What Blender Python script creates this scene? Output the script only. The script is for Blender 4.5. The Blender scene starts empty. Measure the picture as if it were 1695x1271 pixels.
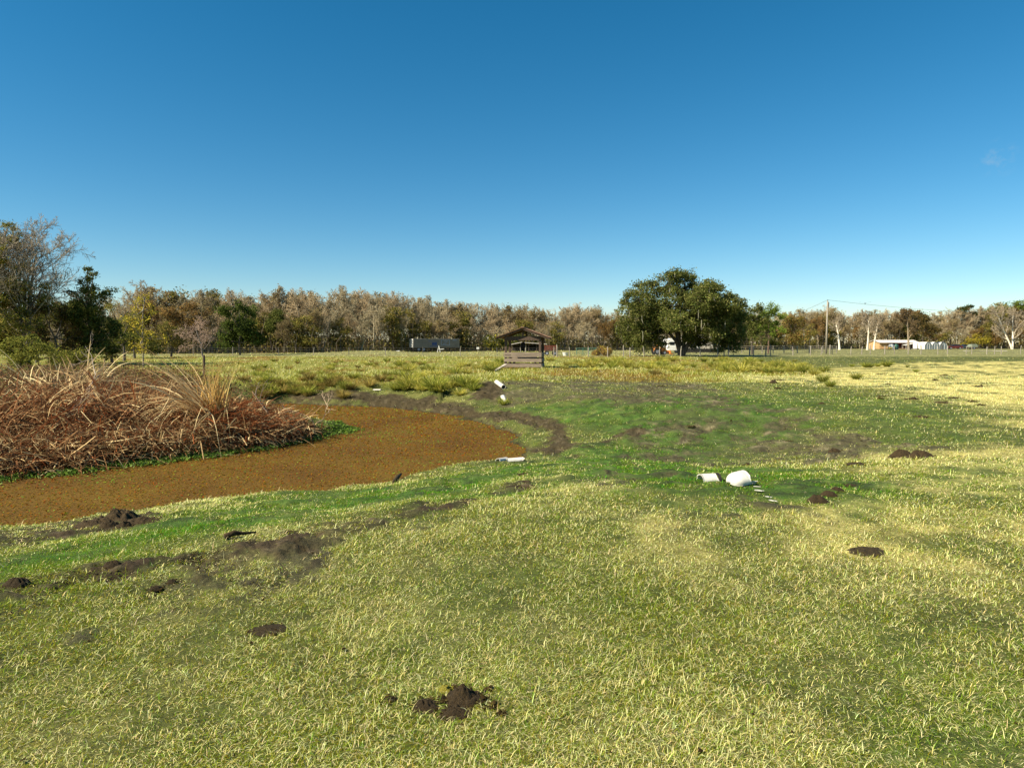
import bpy, math, random
import numpy as np
from mathutils import Vector, Matrix

R = math.radians
S = bpy.context.scene
COL = S.collection

# ------------------------------------------------------------------ camera
EYE = 1.85
FPX, CU, CV, HOR = 1130.0, 847.5, 635.5, 568.0          # photo pixels
PITCH = math.atan((CV - HOR) / FPX)
cam_d = bpy.data.cameras.new("camera")
cam = bpy.data.objects.new("camera", cam_d)
COL.objects.link(cam)
cam.location = (0, 0, EYE)
cam.rotation_euler = (R(90) - PITCH, 0, 0)
cam_d.lens = 24.0
cam_d.sensor_width = 36.0
cam_d.clip_start = 0.05
cam_d.clip_end = 6000
S.camera = cam

# ------------------------------------------------------------------ sky and sun
SUN_AZ, SUN_EL = -115.0, 41.0                              # azimuth from +Y, clockwise
w = bpy.data.worlds.new("World")
S.world = w
w.use_nodes = True
nt = w.node_tree
nt.nodes.clear()
sky = nt.nodes.new("ShaderNodeTexSky")
sky.sky_type = 'NISHITA'
sky.sun_disc = False
sky.sun_elevation = R(SUN_EL)
sky.sun_rotation = R(SUN_AZ)
sky.altitude = 0
sky.air_density = 0.9
sky.dust_density = 0.0
sky.ozone_density = 2.6
hs = nt.nodes.new("ShaderNodeHueSaturation")
hs.inputs["Hue"].default_value = 0.487
hs.inputs["Saturation"].default_value = 1.38
hs.inputs["Value"].default_value = 1.0
bg = nt.nodes.new("ShaderNodeBackground")
bg.inputs["Strength"].default_value = 0.060
out = nt.nodes.new("ShaderNodeOutputWorld")
nt.links.new(sky.outputs[0], hs.inputs["Color"])
# one faint wisp of cloud, low in the sky to the right
geo = nt.nodes.new("ShaderNodeTexCoord")
dt = nt.nodes.new("ShaderNodeVectorMath"); dt.operation = 'DISTANCE'
cd_ = Vector(((1638 - 847.5) / 1130, 1.0, (568 - 268) / 1130)).normalized()
dt.inputs[1].default_value = cd_
mrw = nt.nodes.new("ShaderNodeMapRange"); mrw.interpolation_type = 'SMOOTHSTEP'
mrw.inputs[1].default_value = 0.026; mrw.inputs[2].default_value = 0.004; mrw.inputs[3].default_value = 0.0; mrw.inputs[4].default_value = 1.0
nw = nt.nodes.new("ShaderNodeTexNoise"); nw.inputs["Scale"].default_value = 85; nw.inputs["Detail"].default_value = 5
mrn = nt.nodes.new("ShaderNodeMapRange"); mrn.inputs[1].default_value = 0.50; mrn.inputs[2].default_value = 0.75; mrn.inputs[3].default_value = 0.0; mrn.inputs[4].default_value = 0.35
mu = nt.nodes.new("ShaderNodeMath"); mu.operation = 'MULTIPLY'
mxw = nt.nodes.new("ShaderNodeMix"); mxw.data_type = 'RGBA'
mxw.inputs["B"].default_value = (3.6, 4.6, 5.4, 1)
nt.links.new(geo.outputs["Generated"], dt.inputs[0]); nt.links.new(geo.outputs["Generated"], nw.inputs["Vector"])
nt.links.new(dt.outputs["Value"], mrw.inputs[0]); nt.links.new(nw.outputs[0], mrn.inputs[0])
nt.links.new(mrw.outputs[0], mu.inputs[0]); nt.links.new(mrn.outputs[0], mu.inputs[1])
nt.links.new(mu.outputs[0], mxw.inputs["Factor"]); nt.links.new(hs.outputs[0], mxw.inputs["A"])
nt.links.new(mxw.outputs["Result"], bg.inputs["Color"])
nt.links.new(bg.outputs[0], out.inputs["Surface"])

sd = bpy.data.lights.new("sun", 'SUN')
sd.energy = 5.0
sd.angle = R(0.53)
sd.color = (1.0, 0.91, 0.72)
sun = bpy.data.objects.new("sun", sd)
COL.objects.link(sun)
sv = Vector((math.sin(R(SUN_AZ)) * math.cos(R(SUN_EL)), math.cos(R(SUN_AZ)) * math.cos(R(SUN_EL)), math.sin(R(SUN_EL))))
sun.rotation_euler = sv.to_track_quat('Z', 'Y').to_euler()
sun.location = sv * 80

S.view_settings.view_transform = 'Standard'
S.view_settings.look = 'None'
S.view_settings.exposure = 1.04
S.view_settings.gamma = 1.0
S.view_settings.use_curve_mapping = False
S.cycles.max_bounces = 6
S.cycles.transparent_max_bounces = 8

# ------------------------------------------------------------------ small helpers
rs = np.random.RandomState(7)


def ray(u, v):
    x, y = (u - CU) / FPX, -(v - CV) / FPX
    f = np.array([0, math.cos(PITCH), -math.sin(PITCH)])
    up = np.array([0, math.sin(PITCH), math.cos(PITCH)])
    return np.array([x, 0, 0]) + up * y + f


def on_plane(u, v, z):
    d = ray(u, v)
    t = (z - EYE) / d[2]
    return np.array([0, 0, EYE]) + d * t


def at_depth(u, v, Y):
    d = ray(u, v)
    return np.array([0, 0, EYE]) + d * (Y / d[1])


def xu(u, Y):
    return at_depth(u, HOR, Y)[0]


def hash2(ix, iy, seed):
    h = (ix * 374761393 + iy * 668265263 + seed * 974634531) & 0xffffffff
    h = ((h ^ (h >> 13)) * 1274126177) & 0xffffffff
    h = h ^ (h >> 16)
    return (h & 0xffff) / 65535.0


def vnoise(x, y, seed=0):
    ix, iy = np.floor(x).astype(np.int64), np.floor(y).astype(np.int64)
    fx, fy = x - ix, y - iy
    fx, fy = fx * fx * (3 - 2 * fx), fy * fy * (3 - 2 * fy)
    a, b = hash2(ix, iy, seed), hash2(ix + 1, iy, seed)
    c, d = hash2(ix, iy + 1, seed), hash2(ix + 1, iy + 1, seed)
    return (a * (1 - fx) + b * fx) * (1 - fy) + (c * (1 - fx) + d * fx) * fy


def fbm(x, y, seed=0, oct=4, gain=0.5):
    s, a, t = 0, 1.0, 0
    for o in range(oct):
        s = s + a * vnoise(x * 2 ** o + 17.3 * o, y * 2 ** o - 9.1 * o, seed + o)
        t += a
        a *= gain
    return s / t


def sstep(a, b, x):
    t = np.clip((x - a) / (b - a), 0, 1)
    return t * t * (3 - 2 * t)


def poly_sd(px, py, poly):
    """signed distance to a polygon, negative inside"""
    px = np.asarray(px, float)
    py = np.asarray(py, float)
    best = np.full(px.shape, 1e9)
    inside = np.zeros(px.shape, bool)
    n = len(poly)
    for i in range(n):
        ax, ay = poly[i]
        bx, by = poly[(i + 1) % n]
        dx, dy = bx - ax, by - ay
        t = np.clip(((px - ax) * dx + (py - ay) * dy) / (dx * dx + dy * dy + 1e-12), 0, 1)
        best = np.minimum(best, (px - ax - t * dx) ** 2 + (py - ay - t * dy) ** 2)
        c = (ay > py) != (by > py)
        with np.errstate(divide='ignore', invalid='ignore'):
            xi = (bx - ax) * (py - ay) / (by - ay + 1e-15) + ax
        inside ^= c & (px < xi)
    d = np.sqrt(best)
    return np.where(inside, -d, d)


# ------------------------------------------------------------------ materials
def mat_new(name):
    m = bpy.data.materials.new(name)
    m.use_nodes = True
    n = m.node_tree
    n.nodes.clear()
    o = n.nodes.new("ShaderNodeOutputMaterial")
    return m, n, o


def foliage_mat(name, trans=0.35, var=0.35):
    m, n, o = mat_new(name)
    a = n.nodes.new("ShaderNodeAttribute")
    a.attribute_name = "Col"
    oi = n.nodes.new("ShaderNodeObjectInfo")
    mr = n.nodes.new("ShaderNodeMapRange")
    mr.inputs[3].default_value = 1 - var / 2
    mr.inputs[4].default_value = 1 + var / 2
    n.links.new(oi.outputs["Random"], mr.inputs[0])
    mx = n.nodes.new("ShaderNodeVectorMath")
    mx.operation = 'SCALE'
    n.links.new(a.outputs["Color"], mx.inputs[0])
    n.links.new(mr.outputs[0], mx.inputs["Scale"])
    d = n.nodes.new("ShaderNodeBsdfDiffuse")
    t = n.nodes.new("ShaderNodeBsdfTranslucent")
    ms = n.nodes.new("ShaderNodeMixShader")
    ms.inputs[0].default_value = trans
    n.links.new(mx.outputs[0], d.inputs["Color"])
    n.links.new(mx.outputs[0], t.inputs["Color"])
    n.links.new(d.outputs[0], ms.inputs[1])
    n.links.new(t.outputs[0], ms.inputs[2])
    n.links.new(ms.outputs[0], o.inputs["Surface"])
    return m


def surf_mat(name, c1, c2=None, scale=6.0, rough=0.8, bump=0.2, stretch=(1, 1, 1), detail=6, metal=0.0, c3=None, spots=0.62):
    m, n, o = mat_new(name)
    tc = n.nodes.new("ShaderNodeTexCoord")
    mp = n.nodes.new("ShaderNodeMapping")
    mp.inputs["Scale"].default_value = stretch
    nz = n.nodes.new("ShaderNodeTexNoise")
    nz.inputs["Scale"].default_value = scale
    nz.inputs["Detail"].default_value = detail
    nz.inputs["Roughness"].default_value = 0.65
    cr = n.nodes.new("ShaderNodeValToRGB")
    c2 = c2 or tuple(x * 0.6 for x in c1)
    cr.color_ramp.elements[0].position = 0.32
    cr.color_ramp.elements[1].position = 0.68
    cr.color_ramp.elements[0].color = (*c2, 1)
    cr.color_ramp.elements[1].color = (*c1, 1)
    if c3:
        e = cr.color_ramp.elements.new(spots + 0.1)
        e.color = (*c3, 1)
    p = n.nodes.new("ShaderNodeBsdfPrincipled")
    p.inputs["Roughness"].default_value = rough
    p.inputs["Metallic"].default_value = metal
    p.inputs["Specular IOR Level"].default_value = 0.3
    b = n.nodes.new("ShaderNodeBump")
    b.inputs["Strength"].default_value = bump
    b.inputs["Distance"].default_value = 0.02
    n.links.new(tc.outputs["Object"], mp.inputs[0])
    n.links.new(mp.outputs[0], nz.inputs["Vector"])
    n.links.new(nz.outputs[0], cr.inputs[0])
    n.links.new(cr.outputs[0], p.inputs["Base Color"])
    n.links.new(nz.outputs[0], b.inputs["Height"])
    n.links.new(b.outputs[0], p.inputs["Normal"])
    n.links.new(p.outputs[0], o.inputs["Surface"])
    return m


def attr_mat(name, scale=3.0, rough=0.85, bump=0.4, lo=0.65, hi=1.3, stretch=(1, 1, 1)):
    """base colour from the mesh's own colour attribute, broken up by noise"""
    m, n, o = mat_new(name)
    a = n.nodes.new("ShaderNodeAttribute")
    a.attribute_name = "Col"
    tc = n.nodes.new("ShaderNodeTexCoord")
    mp = n.nodes.new("ShaderNodeMapping")
    mp.inputs["Scale"].default_value = stretch
    nz = n.nodes.new("ShaderNodeTexNoise")
    nz.inputs["Scale"].default_value = scale
    nz.inputs["Detail"].default_value = 8
    nz.inputs["Roughness"].default_value = 0.7
    mr = n.nodes.new("ShaderNodeMapRange")
    mr.inputs[1].default_value = 0.3
    mr.inputs[2].default_value = 0.7
    mr.inputs[3].default_value = lo
    mr.inputs[4].default_value = hi
    mx = n.nodes.new("ShaderNodeVectorMath")
    mx.operation = 'SCALE'
    p = n.nodes.new("ShaderNodeBsdfPrincipled")
    p.inputs["Roughness"].default_value = rough
    p.inputs["Specular IOR Level"].default_value = 0.15
    b = n.nodes.new("ShaderNodeBump")
    b.inputs["Strength"].default_value = bump
    b.inputs["Distance"].default_value = 0.03
    n.links.new(tc.outputs["Object"], mp.inputs[0])
    n.links.new(mp.outputs[0], nz.inputs["Vector"])
    n.links.new(nz.outputs[0], mr.inputs[0])
    n.links.new(a.outputs["Color"], mx.inputs[0])
    n.links.new(mr.outputs[0], mx.inputs["Scale"])
    n.links.new(mx.outputs[0], p.inputs["Base Color"])
    n.links.new(nz.outputs[0], b.inputs["Height"])
    n.links.new(b.outputs[0], p.inputs["Normal"])
    n.links.new(p.outputs[0], o.inputs["Surface"])
    return m


M_GRASS = foliage_mat("grass_blades", 0.30, 0.0)
M_LEAF = foliage_mat("leaves", 0.40, 0.5)
M_BARK = attr_mat("bark", 2.5, 0.9, 0.5, 0.7, 1.25, (1, 1, 0.3))
M_TWIG = foliage_mat("twigs", 0.0, 0.4)
M_REED = foliage_mat("dead_reed", 0.25, 0.0)
M_SOIL = surf_mat("dug_soil", (0.070, 0.043, 0.015), (0.012, 0.008, 0.003), 14, 0.95, 1.0)
M_SOIL2 = surf_mat("dry_dung", (0.075, 0.049, 0.017), (0.016, 0.011, 0.004), 20, 0.95, 1.0)
M_WOOD = surf_mat("weathered_wood", (0.34, 0.265, 0.195), (0.14, 0.105, 0.075), 3, 0.85, 0.4, (0.6, 6, 6))
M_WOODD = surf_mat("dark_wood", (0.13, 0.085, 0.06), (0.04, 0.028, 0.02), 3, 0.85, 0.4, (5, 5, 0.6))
M_POST = surf_mat("grey_post", (0.38, 0.335, 0.265), (0.19, 0.165, 0.13), 4, 0.9, 0.4, (4, 4, 0.5))
M_PALE = surf_mat("pale_board", (0.62, 0.55, 0.45), (0.38, 0.32, 0.25), 4, 0.8, 0.2)
M_PVC = surf_mat("white_plastic", (0.72, 0.69, 0.61), (0.48, 0.43, 0.34), 6, 0.45, 0.05, (1, 1, 1), 4)
M_PVCIN = surf_mat("pipe_inside", (0.035, 0.03, 0.025), (0.015, 0.012, 0.01), 9, 0.9, 0.3)
M_RUST = surf_mat("rusty_roof", (0.33, 0.20, 0.13), (0.14, 0.07, 0.045), 2.2, 0.7, 0.2)
M_METALR = surf_mat("pale_metal_roof", (0.78, 0.72, 0.66), (0.60, 0.52, 0.45), 0.6, 0.5, 0.1)
M_WIRE = surf_mat("fence_wire", (0.16, 0.15, 0.13), (0.09, 0.08, 0.07), 8, 0.6, 0.1)
M_TAN = surf_mat("tan_boards", (0.52, 0.34, 0.17), (0.36, 0.22, 0.10), 1.2, 0.8, 0.3, (6, 6, 0.4))
M_RED = surf_mat("red_boards", (0.22, 0.055, 0.035), (0.10, 0.03, 0.02), 1.5, 0.8, 0.3, (6, 6, 0.4))
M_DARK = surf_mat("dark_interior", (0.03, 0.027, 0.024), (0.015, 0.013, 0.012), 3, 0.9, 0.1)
M_WHITE = surf_mat("white_paint", (0.80, 0.78, 0.73), (0.66, 0.63, 0.57), 1.4, 0.5, 0.05)
M_CREAM = surf_mat("cream_siding", (0.52, 0.46, 0.38), (0.43, 0.38, 0.31), 1.0, 0.7, 0.1, (1, 1, 8))
M_NAVY = surf_mat("charcoal_panel", (0.23, 0.20, 0.165), (0.15, 0.132, 0.11), 0.8, 0.6, 0.05)
M_BLUE = surf_mat("blue_marking", (0.05, 0.09, 0.26), (0.03, 0.05, 0.14), 2.5, 0.6, 0.05)
M_GREYM = surf_mat("grey_marking", (0.30, 0.33, 0.40), (0.18, 0.20, 0.26), 3, 0.6, 0.05)
M_TYRE = surf_mat("rubber", (0.03, 0.03, 0.03), (0.018, 0.018, 0.018), 8, 0.9, 0.2)
M_ORANGE = surf_mat("orange_paint", (0.75, 0.27, 0.05), (0.45, 0.14, 0.03), 2, 0.6, 0.1)
M_GREENP = surf_mat("green_paint", (0.08, 0.22, 0.15), (0.05, 0.14, 0.10), 3, 0.6, 0.1)
M_CAR1 = surf_mat("maroon_paint", (0.12, 0.018, 0.018), (0.08, 0.012, 0.012), 2, 0.3, 0.0)
M_CAR2 = surf_mat("slate_paint", (0.06, 0.075, 0.10), (0.045, 0.055, 0.07), 2, 0.3, 0.0)
M_GLASS = surf_mat("dark_glass", (0.02, 0.025, 0.03), (0.012, 0.015, 0.02), 2, 0.1, 0.0)
M_TARP = surf_mat("grey_green_tarp", (0.23, 0.26, 0.19), (0.15, 0.17, 0.12), 2, 0.8, 0.3)
M_FEATHER = surf_mat("black_feather", (0.02, 0.02, 0.022), (0.01, 0.01, 0.012), 8, 0.7, 0.1)
M_MOSS = surf_mat("yellow_moss", (0.34, 0.29, 0.03), (0.15, 0.13, 0.02), 16, 0.95, 0.8)


# ------------------------------------------------------------------ object helpers
def tag(o, label=None, cat=None, group=None, kind=None):
    if label:
        o["label"] = label
    if cat:
        o["category"] = cat
    if group:
        o["group"] = group
    if kind:
        o["kind"] = kind
    return o


def empty(name, loc=(0, 0, 0), rz=0.0):
    o = bpy.data.objects.new(name, None)
    COL.objects.link(o)
    o.location = loc
    o.rotation_euler = (0, 0, rz)
    o.empty_display_size = 0.2
    return o


def mesh_np(name, V, faces, mat, colv=None, smooth=False, parent=None):
    """faces: list of (F,k) int arrays; colv: per-vertex rgb"""
    me = bpy.data.meshes.new(name)
    V = np.ascontiguousarray(V, np.float32)
    me.vertices.add(len(V))
    me.vertices.foreach_set("co", V.ravel())
    faces = [np.asarray(f, np.int32) for f in faces if len(f)]
    loops = np.concatenate([f.ravel() for f in faces])
    tot = np.concatenate([np.full(len(f), f.shape[1], np.int32) for f in faces])
    start = np.concatenate([[0], np.cumsum(tot)[:-1]]).astype(np.int32)
    me.loops.add(len(loops))
    me.loops.foreach_set("vertex_index", loops)
    me.polygons.add(len(tot))
    me.polygons.foreach_set("loop_start", start)
    if smooth:
        me.polygons.foreach_set("use_smooth", np.ones(len(tot), bool))
    me.update(calc_edges=True)
    if colv is not None:
        at = me.color_attributes.new("Col", 'FLOAT_COLOR', 'POINT')
        c = np.ones((len(V), 4), np.float32)
        c[:, :3] = colv
        at.data.foreach_set("color", c.ravel())
    me.materials.append(mat)
    o = bpy.data.objects.new(name, me)
    COL.objects.link(o)
    if parent:
        o.parent = parent
    return o


def copy_tree(o, parent=None):
    c = o.copy()
    COL.objects.link(c)
    if parent:
        c.parent = parent
    for ch in o.children:
        copy_tree(ch, c)
    return c


class MB:
    def __init__(self):
        self.v, self.f = [], []

    def add(self, vs, fs):
        b = len(self.v)
        self.v += [tuple(x) for x in vs]
        self.f += [tuple(i + b for i in f) for f in fs]
        return self

    def box(self, x0, x1, y0, y1, z0, z1, rot=None, loc=(0, 0, 0)):
        vs = [Vector((x, y, z)) for z in (z0, z1) for y in (y0, y1) for x in (x0, x1)]
        if rot is not None:
            vs = [rot @ q for q in vs]
        vs = [q + Vector(loc) for q in vs]
        return self.add(vs, [(0, 2, 3, 1), (4, 5, 7, 6), (0, 1, 5, 4), (2, 6, 7, 3), (0, 4, 6, 2), (1, 3, 7, 5)])

    def bar(self, a, b, wd, ht, twist=None):
        a, b = Vector(a), Vector(b)
        d = (b - a).normalized()
        u = d.cross(Vector((0, 0, 1)))
        if u.length < 1e-3:
            u = Vector((1, 0, 0))
        u.normalize()
        v = u.cross(d).normalized()
        vs = []
        for p in (a, b):
            for s, t in ((-1, -1), (1, -1), (1, 1), (-1, 1)):
                vs.append(p + u * (s * wd / 2) + v * (t * ht / 2))
        return self.add(vs, [(0, 3, 2, 1), (4, 5, 6, 7), (0, 1, 5, 4), (1, 2, 6, 5), (2, 3, 7, 6), (3, 0, 4, 7)])

    def tube(self, pts, rad, k=8, cap=True):
        pts = [Vector(p) for p in pts]
        if not hasattr(rad, '__len__'):
            rad = [rad] * len(pts)
        vs, fs = [], []
        u = None
        for i, p in enumerate(pts):
            d = (pts[min(i + 1, len(pts) - 1)] - pts[max(i - 1, 0)]).normalized()
            if u is None:
                u = d.cross(Vector((0.3, 0.2, 1)))
                if u.length < 1e-3:
                    u = d.cross(Vector((1, 0, 0)))
            u = (u - d * u.dot(d)).normalized()
            v = d.cross(u)
            for j in range(k):
                a = 2 * math.pi * j / k
                vs.append(p + (u * math.cos(a) + v * math.sin(a)) * rad[i])
        for i in range(len(pts) - 1):
            for j in range(k):
                fs.append((i * k + j, i * k + (j + 1) % k, (i + 1) * k + (j + 1) % k, (i + 1) * k + j))
        if cap:
            fs.append(tuple(range(k - 1, -1, -1)))
            fs.append(tuple((len(pts) - 1) * k + j for j in range(k)))
        return self.add(vs, fs)

    def cyl(self, c, r, h, k=16, r2=None):
        return self.tube([c, (c[0], c[1], c[2] + h)], [r, r if r2 is None else r2], k)

    def wheel(self, c, r, wd, k=16):
        """a disc with its axle along x"""
        return self.tube([(c[0] - wd / 2, c[1], c[2]), (c[0] + wd / 2, c[1], c[2])], r, k)

    def prism(self, prof, y0, y1):
        """profile in x,z extruded along y"""
        n = len(prof)
        vs = [(x, y0, z) for x, z in prof] + [(x, y1, z) for x, z in prof]
        fs = [tuple(range(n)), tuple(range(2 * n - 1, n - 1, -1))]
        fs += [(i, n + i, n + (i + 1) % n, (i + 1) % n) for i in range(n)]
        return self.add(vs, fs)

    def build(self, name, mat, parent=None, smooth=False, bevel=0):
        me = bpy.data.meshes.new(name)
        me.from_pydata(self.v, [], self.f)
        me.update()
        if smooth:
            me.polygons.foreach_set("use_smooth", np.ones(len(me.polygons), bool))
        me.materials.append(mat)
        o = bpy.data.objects.new(name, me)
        COL.objects.link(o)
        if parent:
            o.parent = parent
        if bevel:
            bm = o.modifiers.new("bevel", 'BEVEL')
            bm.width = bevel
            bm.segments = 2
        return o


# ------------------------------------------------------------------ terrain
WATER = -0.90
pond_px = [(-500, 905), (-150, 890), (0, 879), (90, 874), (150, 860), (235, 852), (300, 838), (420, 829), (560, 818), (650, 803), (720, 786),
           (790, 772), (838, 767), (858, 758), (866, 745), (856, 731), (842, 719), (816, 707), (770, 693), (715, 683), (660, 676),
           (600, 672), (540, 671), (480, 668), (420, 672), (400, 684), (450, 694), (520, 702), (575, 706), (596, 712), (560, 719), (500, 729), (420, 744),
           (330, 755), (200, 768), (100, 778), (0, 789), (-200, 800), (-500, 815)]
POND = [tuple(on_plane(u, v, WATER)[:2]) for u, v in pond_px]
BOWL = on_plane(1190, 735, -0.2)
HUMP = (xu(615, 118), 118.0)


def pond_d(x, y):
    x, y = np.asarray(x, float), np.asarray(y, float)
    rag = (fbm(x * 0.9, y * 0.9, 501, 3, .6) - .5) * 1.1 + (fbm(x * 4, y * 4, 505, 2) - .5) * .22
    return poly_sd(x, y, POND) + rag * np.where(x > -4.5, 1.0, .45)


def H(x, y):
    x = np.asarray(x, float)
    y = np.asarray(y, float)
    d = pond_d(x, y)
    near = sstep(16, 22, y)
    W = 5.6 + 3.0 * sstep(1.0, 6.0, x) * (1 - near) - 1.2 * near
    W = np.where((x < -3) & (y > 13.5), 3.2, W)
    t = np.clip(d / W, 0, 1)
    prof = 0.16 * sstep(0, 0.5, d) + 0.84 * (0.55 * t + 0.45 * t * t * (3 - 2 * t))
    z = -0.9 * (1 - prof)
    z = np.where(d < 0, -0.9 - 0.45 * sstep(0, 2.0, -d), z)
    b = ((x - BOWL[0]) / 5.5) ** 2 + ((y - BOWL[1]) / 3.6) ** 2
    z = z - 0.24 * np.exp(-b) * sstep(0, 5, d)
    z = z + 0.55 * np.exp(-((x - HUMP[0]) / 9) ** 2 - ((y - HUMP[1]) / 9) ** 2)
    out = sstep(0.0, 1.5, d)
    z = z + out * (0.09 * (fbm(x * 0.35, y * 0.35, 3, 3) - 0.5) + 0.05 * (fbm(x * 1.3, y * 1.3, 9, 3) - 0.5))
    return z


def ground(u, v):
    """where the ray through a photo pixel meets the ground"""
    d = ray(u, v)
    ts = np.geomspace(1.5, 500, 900)
    P = np.array([0, 0, EYE])[None] + d[None] * ts[:, None]
    g = P[:, 2] - H(P[:, 0], P[:, 1])
    i = int(np.argmax(g < 0)) if (g < 0).any() else len(ts) - 1
    i = max(i, 1)
    f = g[i - 1] / (g[i - 1] - g[i] + 1e-9)
    t = ts[i - 1] + (ts[i] - ts[i - 1]) * np.clip(f, 0, 1)
    p = np.array([0, 0, EYE]) + d * t
    p[2] = float(H(p[0], p[1]))
    return p


def gz(x, y):
    return float(H(np.array([x]), np.array([y]))[0])


def zone(pxs):
    return [tuple(ground(u, v)[:2]) for u, v in pxs]


Z_DARK = [zone(q) for q in (
    [(480, 652), (560, 646), (650, 655), (720, 664), (790, 674), (860, 684), (915, 694), (945, 712), (952, 735), (932, 757), (900, 757), (875, 748), (915, 738), (925, 726), (905, 708), (870, 700), (800, 694), (700, 679), (600, 669), (490, 667)],
    [(-60, 884), (60, 872), (150, 856), (205, 846), (265, 854), (240, 870), (150, 884), (-60, 912)],
    [(-60, 975), (120, 945), (220, 933), (250, 940), (120, 968), (-60, 1000)],
    [(330, 925), (450, 897), (560, 872), (690, 843), (760, 826), (862, 800), (872, 806), (780, 835), (700, 855), (600, 876), (450, 912), (330, 950)],
    [(785, 640), (810, 632), (835, 640), (830, 668), (790, 662)],
    [(940, 745), (1000, 722), (1060, 705), (1070, 712), (1010, 735), (950, 762), (925, 768)],
)]
Z_GRAY = [zone(q) for q in (
    [(800, 640), (830, 628), (900, 621), (1050, 624), (1150, 632), (1120, 645), (1030, 655), (950, 664), (880, 668), (810, 668)],
    [(1120, 700), (1240, 672), (1330, 690), (1450, 735), (1475, 744), (1390, 757), (1270, 765), (1180, 770), (1090, 760), (1050, 755), (1110, 735)],
    [(955, 800), (1000, 786), (1085, 788), (1040, 806), (970, 810)],
    [(1120, 832), (1240, 820), (1285, 836), (1150, 846)],
    [(1000, 650), (1140, 636), (1250, 662), (1140, 690), (1010, 668)],
    [(-60, 985), (200, 960), (420, 920), (560, 880), (560, 890), (400, 935), (220, 985), (60, 1018), (-60, 1030)],
)]
Z_GREEN = [zone(q) for q in (
    [(-60, 912), (150, 888), (260, 862), (420, 832), (640, 808), (780, 778), (880, 765), (950, 750), (1000, 720), (930, 690), (850, 672), (960, 666), (1060, 655), (1150, 690), (1100, 725), (1000, 770), (900, 795), (800, 815), (600, 850), (400, 882), (200, 935), (-60, 970)],
    [(900, 690), (960, 664), (1060, 652), (1180, 650), (1280, 665), (1350, 700), (1300, 730), (1200, 770), (1100, 800), (1000, 800), (900, 800), (880, 770), (950, 745), (980, 715)],
    [(1060, 765), (1180, 772), (1300, 780), (1430, 800), (1430, 830), (1290, 838), (1160, 830), (1040, 812), (960, 790)],
)]
Z_GREEN2 = [zone(q) for q in (
    [(1180, 660), (1300, 645), (1500, 665), (1620, 690), (1600, 720), (1480, 740), (1330, 690)],
    [(1600, 1140), (1720, 1080), (1720, 1260), (1640, 1260)],
    [(1480, 790), (1640, 760), (1720, 770), (1720, 850), (1560, 830)],
)]
Z_STRAW = [zone(q) for q in (
    [(1260, 628), (1500, 600), (1760, 597), (1760, 690), (1560, 664), (1400, 640)],
    [(900, 800), (1000, 822), (1150, 848), (1300, 850), (1450, 790), (1700, 700), (1760, 900), (1500, 905), (1200, 900), (900, 870)],
)]


def zmask(x, y, polys, soft, amp, sc, seed):
    m = np.zeros(np.shape(x))
    r = np.sqrt(np.asarray(x) ** 2 + np.asarray(y) ** 2)
    n = (fbm(x * sc, y * sc, seed, 4, 0.6) - 0.5) * 2 * amp + (fbm(x * sc * 5, y * sc * 5, seed + 5, 3, 0.6) - 0.5) * amp
    for q in polys:
        d = poly_sd(x, y, q) + n
        m = np.maximum(m, 1 - sstep(-soft, soft, d))
    return m


def zones(x, y):
    """shares of mud, grey soil, lush grass, straw and rough meadow at points of the ground"""
    d = pond_d(x, y)
    dark = zmask(x, y, Z_DARK, 0.14, 0.60, 0.9, 21)
    dark = np.where(y < 12, dark * (0.68 + 0.4 * sstep(0.46, 0.57, fbm(x * 2.2, y * 2.2, 24, 4, 0.65))), dark)
    wet = (1 - sstep(0.02, 0.35, d + 0.5 * (fbm(x * 1.4, y * 1.4, 61, 3) - 0.5)))
    dark = np.maximum(dark, 0.8 * wet)
    gray = zmask(x, y, Z_GRAY, 0.35, 1.6, 0.6, 31)
    # trampled patches
    gray = gray * np.where(y < 10, 0.8, 1.0)
    gray = np.clip(gray * (0.22 + 1.05 * sstep(0.44, 0.55, fbm(x * 0.9, y * 0.9, 77, 6, 0.7))), 0, 1)
    green = zmask(x, y, Z_GREEN, 0.9, 1.4, 0.45, 41)
    green = np.maximum(green, 0.20 * sstep(0.50, 0.70, fbm(x * 0.42, y * 0.42, 88, 4)) * sstep(60, 20, y))
    green = np.maximum(green, 0.55 * zmask(x, y, Z_GREEN2, 0.9, 1.4, 0.45, 45))
    green = green * (0.72 + 0.45 * sstep(0.3, 0.6, fbm(x * 1.7, y * 1.7, 93, 4, 0.6)))
    straw = zmask(x, y, Z_STRAW, 1.5, 2.5, 0.3, 51)
    meadow = sstep(31, 34, y + 2 * (fbm(x * 0.3, y * 0.3, 5, 3) - 0.5)) * (1 - straw) * sstep(24, 8, x - 0.1 * y)
    return dark, gray, green, straw, meadow, d


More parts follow.
